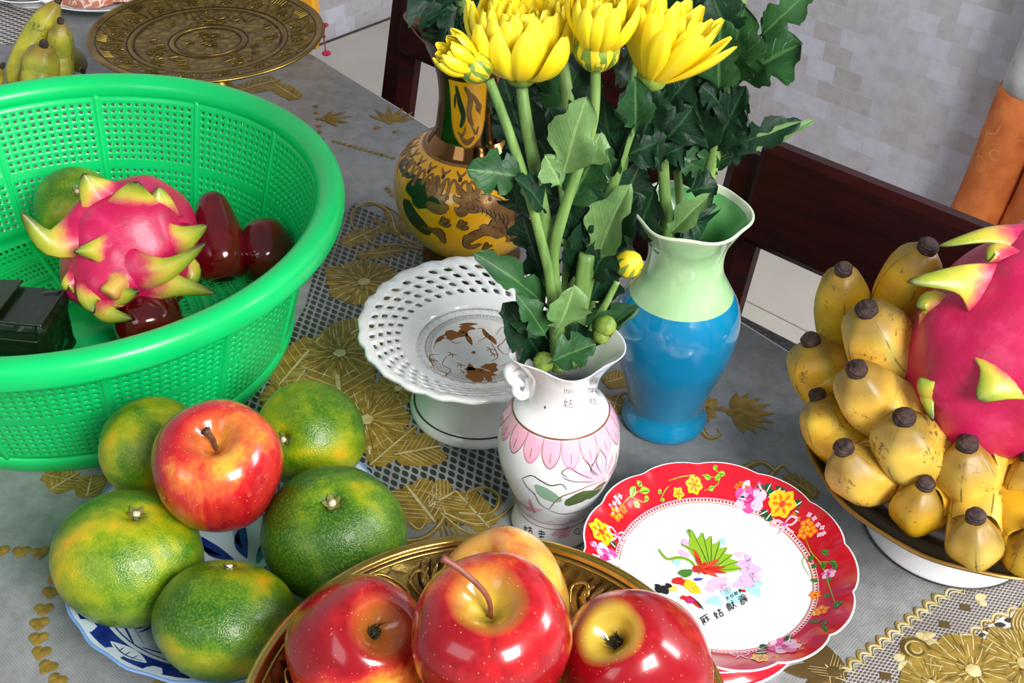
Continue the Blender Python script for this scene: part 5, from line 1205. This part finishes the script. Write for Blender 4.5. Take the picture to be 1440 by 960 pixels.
# ------------------------------------------------------------ chrysanthemums
def petalf(k):
    g = k.attr('tip')[2]; n = k.noise(k.mapv(k.coord(), (30, 30, 8)), 12, 3)
    return k.mix(k.math('MULTIPLY', n, .22), k.ramp(g, [(.0, (214, 196, 40)), (.18, (250, 214, 12)), (.6, (255, 232, 20)), (1.0, (255, 240, 70))]), (250, 206, 0))
M_petal = mat('yellow_petal', rough=.42, fn=petalf)
for n_ in [M_petal.node_tree.nodes['Principled BSDF']]: n_.inputs['Transmission Weight'].default_value = 0
M_sepal = mat('bud_green', rough=.5, fn=speckled((86, 118, 40), (142, 164, 62), 120))
def stemf(k):
    n = k.noise(k.mapv(k.coord(), (90, 90, 14)), 2, 3); return k.ramp(n, [(.3, (84, 120, 56)), (.7, (128, 162, 84))])
M_gstem = mat('flower_stem', rough=.5, fn=stemf)
def leaff(dark, mid, vein):
    def f(k):
        uv = k.sep(k.coord('UV')); s = k.math('ABSOLUTE', k.math('SUBTRACT', uv[1], .5)); n = k.noise(k.coord(), 55, 4, .6)
        c = k.ramp(n, [(.3, dark), (.7, mid)])
        ve = k.ramp(s, [(.015, 1.0), (.045, 0.0)])
        ph = k.math('SUBTRACT', k.math('MULTIPLY', uv[0], 7.0), k.math('MULTIPLY', s, 5.0)); sv = k.ramp(k.math('PINGPONG', ph, .5), [(.0, .5), (.07, 0.0)])
        k.bump(k.math('ADD', n, k.math('MULTIPLY', sv, .6)), .45, .002)
        return k.mix(k.math('MULTIPLY', k.math('MAXIMUM', ve, sv), .55), c, vein)
    return f
M_leafd = mat('leaf_dark', rough=.48, spec=.3, fn=leaff((8, 32, 18), (20, 58, 34), (58, 98, 58)))
M_leafm = mat('leaf_mid', rough=.48, spec=.35, fn=leaff((20, 58, 28), (44, 92, 44), (96, 136, 74)))
M_leafl = mat('leaf_pale', rough=.48, fn=leaff((78, 118, 62), (116, 152, 88), (160, 188, 118)))
LM = {'d': M_leafd, 'm': M_leafm, 'l': M_leafl}
def leaf(par, A, B, w, kind='d', lobes=3, fold=.25, curl_=.12, nrm=None, seed=None):
    """lobed, toothed chrysanthemum leaf from A (stalk) to B (tip)"""
    A, B = Vector(A), Vector(B); rs = random.Random(seed if seed is not None else R.random()); Lg = (B-A).length; d_ = (B-A).normalized()
    nr = (nrm or ((EYE-A).normalized()*.7+Vector((rs.uniform(-.6,.6), rs.uniform(-.5,.3), rs.uniform(0,.7)))))
    side = d_.cross(nr).normalized(); nr = side.cross(d_).normalized(); V, Fc, uv = [], [], []; N, Mx = 26, 5; ph = rs.uniform(0, 6)
    for i in range(N+1):
        u = i/N; base = math.sin(PI*min(1, .02+u**.85*.98))**.62*(.55+.75*u if u < .6 else 1.0)*(1 if u > .16 else .14+.5*u)
        for j in range(-Mx, Mx+1):
            s = j/Mx; sg = 1 if s >= 0 else -1
            lob = 1-.46*(max(0, math.cos(2*PI*(u*lobes+.12*sg+.5)))**1.6)*(.25+.75*min(1, (1-u)*2.2))-.10*abs(math.sin(PI*u*lobes*3.0+ph))
            hw = w*.5*base*lob; fw = hw*.20*abs(s)          # lobes point toward the tip
            z = fold*hw*abs(s)*1.0 - curl_*Lg*math.sin(PI*u*.9)*-1*.6 + .05*w*math.sin(9*u+ph+s*2)*abs(s)
            V.append(A + d_*(u*Lg+fw*1.4*(1-u)) + side*(s*hw) + nr*z - par.location); uv.append((u, .5+.5*s))
    W_ = 2*Mx+1
    for i in range(N):
        for j in range(W_-1): Fc.append((i*W_+j, i*W_+j+1, (i+1)*W_+j+1, (i+1)*W_+j))
    o = mesh('leaf', V, Fc, LM[kind], par, uvs=uv); return o
PET = {}
def petal_mesh(key, L, w, th0, bend, cup):
    if key in PET: return PET[key]
    V, Fc, tv = [], [], []; N, Mx = 10, 3; x = z = 0; th = th0
    for i in range(N+1):
        u = i/N; th = th0-bend*u**1.2
        if i: x += math.sin(th)*L/N; z += math.cos(th)*L/N
        hw = w*.5*(math.sin(PI*(.10+.86*u**1.15))**.7)*(.55+.5*u); nx, nz = -math.cos(th), math.sin(th)
        for j in range(-Mx, Mx+1):
            s = j/Mx; off = cup*hw*s*s + .10*hw*math.cos(PI*s*2); V.append(Vector((x+nx*off, hw*s, z+nz*off))); tv.append(u)
    W_ = 2*Mx+1
    for i in range(N):
        for j in range(W_-1): Fc.append((i*W_+j, i*W_+j+1, (i+1)*W_+j+1, (i+1)*W_+j))
    me = bpy.data.meshes.new('petal'); me.from_pydata([tuple(v) for v in V], [], Fc); me.materials.append(M_petal); me.polygons.foreach_set('use_smooth', [True]*len(Fc))
    me.attributes.new('tip', 'FLOAT', 'POINT').data.foreach_set('value', tv); PET[key] = me; return me
def flower_head(par, c, axis, rows, rec, seed=0, scale=1.0):
    """rows: (count, length, width, start angle from the axis, bend, cup); c: the receptacle's foot"""
    rs = random.Random(seed); q = Vector((0,0,1)).rotation_difference(Vector(axis)).to_matrix().to_4x4()
    prof = [(.0003,-.001),(rec*.5,0),(rec*.9,rec*.35),(rec*1.0,rec*.8),(rec*.8,rec*1.1),(.0003,rec*1.2)]
    hd = lathe('flower_head', prof, 20, M_sepal, par); hd.matrix_local = Matrix.Translation(Vector(c)-par.location) @ q
    for ri, (n, L, w, th0, bend, cup) in enumerate(rows):
        for k in range(n):
            vv = k % 2; me = petal_mesh((round(L,4), round(w,4), round(th0,2), round(bend,2), vv), L*scale*(1+.08*vv), w*scale, th0+.06*vv, bend, cup)
            o = bpy.data.objects.new('petal', me); C.objects.link(o); o.parent = hd
            a = 2*PI*(k+.5*ri+rs.uniform(-.22,.22))/n
            tilt = rs.uniform(-.10, .10)
            o.matrix_local = Matrix.Rotation(a, 4, 'Z') @ Matrix.Translation((rec*(.72-.12*ri if ri < 5 else .1), 0, rec*(.55+.12*ri))) @ Matrix.Rotation(tilt, 4, 'Y') @ Matrix.Rotation(rs.uniform(-.15,.15), 4, 'Z')
    return hd
def bud(par, c, axis, r, green=.5):
    """closed bud: green cup of bracts below, furled yellow petals above"""
    q = Vector((0,0,1)).rotation_difference(Vector(axis)).to_matrix().to_4x4(); mx_ = Matrix.Translation(Vector(c)-par.location) @ q
    b = lathe('bud', [(.0003,-r*.95),(r*.55,-r*.85),(r*.95,-r*.35),(r*1.0,r*.1),(r*.8,r*.6),(r*.4,r*.9),(.0003,r*.98)], 20, M_petal if green < .9 else M_sepal, par, attrs_tip) ; b.matrix_local = mx_
    for k in range(9):
        a = 2*PI*k/9; V, Fc = [], []; rows = 7
        for i in range(rows):
            u = i/(rows-1); ph = -1.25+2.1*u*(.45+.75*green); rr = r*1.045
            for s in (-1,0,1):
                aa = a+s*.30*(1-u**2.2); V.append(Vector((rr*math.cos(ph)*math.cos(aa), rr*math.cos(ph)*math.sin(aa), rr*math.sin(ph)*.95)))
        for i in range(rows-1):
            for j in range(2): Fc.append((i*3+j, i*3+j+1, (i+1)*3+j+1, (i+1)*3+j))
        mesh('bract', V, Fc, M_sepal, b)
    return b
attrs_tip = lambda r, z, a, k: (r*(1+.05*math.sin(7*a+z*300)), z)

def spray(label, P, r0, r1, group=None, y=None):
    """a stem thing: P are (px, py, Y) points from inside the vase upward"""
    pts = [aty(px, py, Y) for px, py, Y in P]; t = thing('chrysanthemum', label, 'flower', pts[0], group)
    V, Fc = tube([p-pts[0] for p in cat(pts, 6)], lambda u: r0+(r1-r0)*u, 10); mesh('stem', V, Fc, M_gstem, t); return t, pts
def br(t, P, r0, r1):
    pts = [aty(*p) for p in P]; V, Fc = tube([p-t.location for p in cat(pts, 5)], lambda u: r0+(r1-r0)*u, 8); mesh('side_stem', V, Fc, M_gstem, t); return pts
def lp_(t, a, b, Y, w, kind='d', Y2=None, **k): return leaf(t, aty(a[0], a[1], Y), aty(b[0], b[1], Y2 or Y), w, kind, **k)
WV = 'chrysanthemums in the white lotus vase'; BV = 'chrysanthemums in the blue vase'; YV = 'leafy stems in the yellow dragon vase'
BIG = [(19,.040,.0135,1.22,1.42,.5),(18,.038,.0130,1.00,1.25,.55),(16,.034,.0120,.80,1.15,.6),(14,.030,.0110,.62,1.05,.65),(12,.024,.0095,.45,.95,.7),(10,.018,.008,.30,.8,.8),(8,.012,.006,.15,.6,.9)]
BIG1 = [(15,.047,.0185,1.25,1.50,.5),(15,.045,.0175,1.02,1.25,.55),(14,.042,.0160,.82,1.05,.6),(13,.036,.0140,.62,.95,.65),(12,.028,.0115,.45,.85,.7),(10,.02,.009,.30,.8,.8),(8,.014,.007,.15,.6,.9)]
# flower one: the large bloom, with the thick stem
t, P = spray('large yellow chrysanthemum bloom in front, on the straight thick stem', [(786,520,.572),(782,470,.578),(774,360,.588),(757,260,.596),(740,170,.604),(734,124,.61)], .0046, .0033, WV)
flower_head(t, aty(732,118,.61), (.03,-.02,1), BIG1, .0095, 3, 1.0)
for a, b, w, kd in (((768,300),(722,250),.026,'d'),((778,440),(664,356),.026,'m'),((768,520),(706,425),.040,'d'),((745,250),(655,238),.030,'m'),((780,470),(700,440),.022,'m')): lp_(t, a, b, .58, w, kd, .57)
pp = br(t, [(770,345,.588),(752,300,.59),(741,278,.592)], .0018, .0012); bud(t, aty(740,268,.592), (0,0,1), .0032, 1.0)
# flower two behind it
t, P = spray('yellow chrysanthemum bloom directly behind the large one, top out of view', [(792,510,.575),(798,430,.60),(803,300,.615),(800,160,.63),(790,80,.64)], .0052, .0034, WV)
flower_head(t, aty(790,72,.64), (.22,-.04,1), BIG, .0085, 8, 1.0)
for a, b, w, kd in (((797,400),(840,290),.030,'d'),((796,300),(846,200),.034,'m'),((800,230),(770,150),.030,'d'),((797,520),(850,455),.030,'m'),((802,200),(850,120),.03,'d'),((800,470),(900,432),.022,'m')): lp_(t, a, b, .60, w, kd)
lp_(t, (778,470), (806,400), .565, .034, 'l', lobes=2); lp_(t, (768,512), (838,484), .545, .028, 'm', .55); lp_(t, (772,480), (724,412), .56, .020, 'm')
# bloom one's left bud
t, P = spray('small half-open yellow bud nodding beside the large bloom', [(784,515,.568),(774,400,.574),(764,350,.576),(740,260,.580),(712,175,.584),(688,112,.587)], .0030, .0026, WV)
flower_head(t, aty(672,100,.588), Vector((-.75,-.15,.62)), [(9,.020,.0090,.80,1.25,.7),(8,.017,.0085,.55,1.0,.8),(6,.012,.007,.3,.8,.9)], .0080, 5, 1.0)
bud(t, aty(669,94,.588), Vector((-.7,-.2,.6)), .0088, .62)
# half open bloom with pale leaf
t, P = spray('half-open yellow chrysanthemum with green cup and broad pale leaf below', [(790,512,.572),(782,420,.578),(778,360,.582),(792,300,.584),(812,240,.586),(834,170,.588),(838,84,.590)], .0040, .0027, WV)
flower_head(t, aty(838,80,.590), (.08,-.12,1), [(14,.031,.0120,.85,1.05,.6),(13,.030,.0115,.60,.85,.7),(11,.026,.010,.40,.7,.8),(8,.02,.008,.25,.5,.9)], .0105, 11, 1.0)
b_ = bud(t, aty(840,68,.590), (.05,-.05,1), .0122, .8)
lp_(t, (788,262), (826,134), .583, .034, 'l', lobes=2, fold=.1, nrm=Vector((-.3,-.9,.2))); lp_(t, (790,265), (765,218), .582, .022, 'l', lobes=2); lp_(t, (812,240), (845,185), .59, .026, 'l', lobes=2)
# bloom three, leaning away, with the wilted leaf
t, P = spray('open yellow chrysanthemum turned aside above a wilted dark leaf', [(802,515,.580),(815,450,.586),(835,360,.594),(862,260,.60),(888,180,.604),(908,130,.606)], .0044, .0026, WV)
flower_head(t, aty(910,124,.606), (.30,.12,.94), [(14,.045,.0150,.86,.55,.45),(12,.043,.0140,.62,.48,.5),(9,.038,.0125,.40,.38,.6),(7,.03,.010,.22,.3,.7)], .0085, 21, 1.0)
lp_(t, (893,190), (893,106), .598, .024, 'm', lobes=2, fold=.5); lp_(t, (862,262), (900,165), .60, .020, 'd', fold=.6); lp_(t, (866,265), (850,200), .60, .014, 'm', lobes=2); lp_(t, (835,380), (888,258), .592, .032, 'l', lobes=2, fold=.4); lp_(t, (846,360), (900,272), .596, .034, 'd'); lp_(t, (830,400), (866,330), .59, .034, 'd'); lp_(t, (820,440), (880,300), .60, .04, 'd')
V, Fc = tube([aty(*p)-t.location for p in ((906,128,.601),(912,150,.600),(906,180,.600),(899,200,.601))], lambda u: .0034*(1.1-u), 8); mesh('wilted_petiole', V, Fc, M_leafd, t)
# side bud by the blue vase, and thick cut stalk
t, P = spray('tight round yellow bud beside the blue vase shoulder', [(806,510,.585),(826,470,.586),(850,430,.59),(868,395,.592)], .0030, .0020, WV)
bud(t, aty(884,371,.592), Vector((.45,-.3,.8)), .0085, .7); lp_(t, (812,500), (898,434), .572, .020, 'm', lobes=2, fold=.5); lp_(t, (840,470), (868,400), .60, .02, 'd')
pp = br(t, [(815,500,.57),(835,480,.565),(846,472,.562)], .0016, .0012); bud(t, aty(852,458,.562), (.3,-.2,1), .0062, .95); bud(t, aty(846,472,.560), (.5,-.3,.6), .0048, 1.0)
t, P = spray('thick cut-off chrysanthemum stalk in the white vase', [(798,512,.58),(812,440,.586),(826,356,.592)], .0052, .0050, WV)
lp_(t, (800,500), (812,452), .575, .03, 'd'); lp_(t, (806,460), (792,420), .58, .02, 'm'); pp = br(t, [(772,520,.566),(766,512,.562)], .0014, .001); bud(t, aty(764,509,.556), (-.2,-.5,.8), .0062, .97)
for a, b, w in (((770,420),(745,340),.03),((755,360),(735,300),.028),((800,330),(828,290),.03),((770,520),(742,470),.03),((788,515),(815,480),.03),((835,350),(868,280),.034),((760,350),(790,300),.026)): lp_(t, a, b, .60, w, 'd')
# bloom peeping over the top
t, P = spray('yellow chrysanthemum bloom mostly above the top of the view', [(806,512,.59),(850,380,.63),(880,200,.66),(892,60,.67),(890,8,.68)], .0036, .0026, WV)
flower_head(t, aty(892,4,.68), (.0,-.1,1), BIG, .0085, 31, .98)
for a, b, w, kd in (((880,200),(915,110),.036,'d'),((872,240),(850,130),.036,'d'),((884,180),(950,150),.034,'d'),((876,220),(925,200),.034,'d'),((892,90),(930,20),.03,'d'),((890,120),(860,95),.03,'d'),((866,290),(900,230),.034,'d'),((862,300),(838,240),.034,'d'),((850,380),(830,300),.034,'d')): lp_(t, a, b, .65, w, kd)
# leafy background stems of the white vase
t, P = spray('leafy chrysanthemum stem hidden among the others in the white vase', [(796,505,.60),(800,350,.64),(780,200,.67),(755,110,.69)], .0034, .0026, WV)
for a, b, w, kd in (((790,250),(745,170),.036,'d'),((785,220),(715,160),.038,'d'),((775,180),(812,100),.038,'m'),((770,160),(720,120),.03,'d'),((795,280),(840,210),.036,'d'),((798,320),(755,290),.036,'d'),((770,170),(830,150),.036,'d'),((765,140),(790,95),.03,'m'),((800,350),(850,310),.03,'d')): lp_(t, a, b, .66, w, kd)

rf = random.Random(12)
for k in range(22):
    x, y = rf.uniform(725, 885), rf.uniform(130, 330); a = rf.uniform(-2.6, -.5); l_ = rf.uniform(60, 95); Yk = rf.uniform(.655, .70)
    lp_(t, (x, y), (x+l_*math.cos(a), y+l_*math.sin(a)), Yk, rf.uniform(.028,.040), 'm' if k % 7 == 0 else 'd')
# blue vase stems ---------------------------------------------
t, P = spray('thick leafy chrysanthemum stem rising beside the grey wall', [(955,322,.68),(985,285,.685),(1004,220,.69),(1018,140,.70),(1034,40,.71),(1042,-40,.715)], .0040, .0056, BV)
for a, b, w, kd in (((1010,222),(1146,168),.013,'l'),((1008,215),(1128,170),.024,'d'),((1000,225),(1050,120),.030,'d'),((1030,120),(1130,62),.062,'m'),((1012,160),(1052,140),.034,'d'),((1006,205),(1054,170),.036,'d'),((1020,130),(1050,8),.052,'m'),((1010,140),(1014,20),.04,'m'),((1060,60),(1146,-20),.026,'m'),((1015,150),(985,120),.03,'d'),((1000,220),(978,140),.034,'d'),((1008,200),(985,250),.022,'m'),((1000,240),(952,220),.026,'m'),((1005,210),(1040,200),.018,'d'),((1004,230),(1050,212),.016,'d'),((1020,110),(1062,60),.04,'m'),((1030,60),(1000,-10),.036,'d'),((1022,90),(985,30),.036,'d')): lp_(t, a, b, .69, w, kd, seed=int(a[0]+b[0]))
t, P = spray('chrysanthemum stem with lit leaf hanging over the green vase lip', [(940,335,.672),(936,290,.676),(932,220,.68),(926,100,.69)], .0042, .0034, BV)
for a, b, w, kd in (((952,330),(910,338),.030,'l'),((962,300),(950,335),.03,'d'),((935,300),(905,335),.028,'d'),((928,250),(900,330),.038,'d'),((965,270),(1010,262),.030,'d'),((960,290),(985,330),.044,'d'),((932,240),(896,180),.04,'d'),((932,200),(975,150),.04,'d'),((930,170),(900,140),.036,'d'),((930,160),(980,100),.036,'d'),((928,220),(965,205),.03,'d')): lp_(t, a, b, .675, w, kd)
lp_(t, (935,335), (1000,272), .66, .020, 'l', lobes=2, fold=.6)
t, P = spray('slim chrysanthemum stem deep among dark leaves in the blue vase', [(962,325,.69),(955,270,.70),(950,180,.71),(946,60,.72)], .0030, .0026, BV)
for a, b, w, kd in (((950,180),(905,110),.04,'d'),((950,160),(985,90),.04,'d'),((948,110),(920,40),.04,'d'),((948,100),(975,30),.04,'d'),((952,220),(915,190),.036,'d'),((952,230),(980,180),.036,'d'),((952,260),(985,230),.03,'m'),((946,60),(985,-10),.04,'d'),((946,50),(915,-10),.04,'d')): lp_(t, a, b, .71, w, kd)

for k in range(26):
    x, y = rf.uniform(905, 1010), rf.uniform(60, 270); a = rf.uniform(-2.4, -.6); l_ = rf.uniform(55, 90); Yk = rf.uniform(.70, .74)
    lp_(t, (x, y), (x+l_*math.cos(a), y+l_*math.sin(a)), Yk, rf.uniform(.028,.042), 'm' if k % 6 == 0 else 'd')
# yellow vase: leafy stems, seen only low down -----------------
t, P = spray('dark leafy stem filling the mouth of the yellow dragon vase', [(655,60,.885),(650,20,.885),(640,-40,.885)], .005, .004, YV)
for a, b, w, kd in (((650,30),(600,50),.050,'d'),((645,20),(570,-20),.07,'d'),((650,20),(625,80),.05,'d'),((655,25),(640,100),.05,'d'),((660,20),(680,80),.05,'d'),((655,10),(705,30),.06,'d'),((650,0),(600,-30),.06,'d'),((650,10),(610,20),.06,'d'),((650,30),(590,10),.05,'d')): lp_(t, a, b, .87, w, kd)
t, P = spray('second leafy stem in the yellow dragon vase, reaching toward the blooms', [(665,60,.895),(690,0,.90),(705,-60,.90)], .005, .004, YV)
for a, b, w, kd in (((690,10),(740,90),.06,'d'),((690,0),(780,40),.07,'d'),((680,20),(700,110),.05,'d'),((700,-20),(800,60),.07,'d'),((695,0),(650,40),.05,'d')): lp_(t, a, b, .90, w, kd)
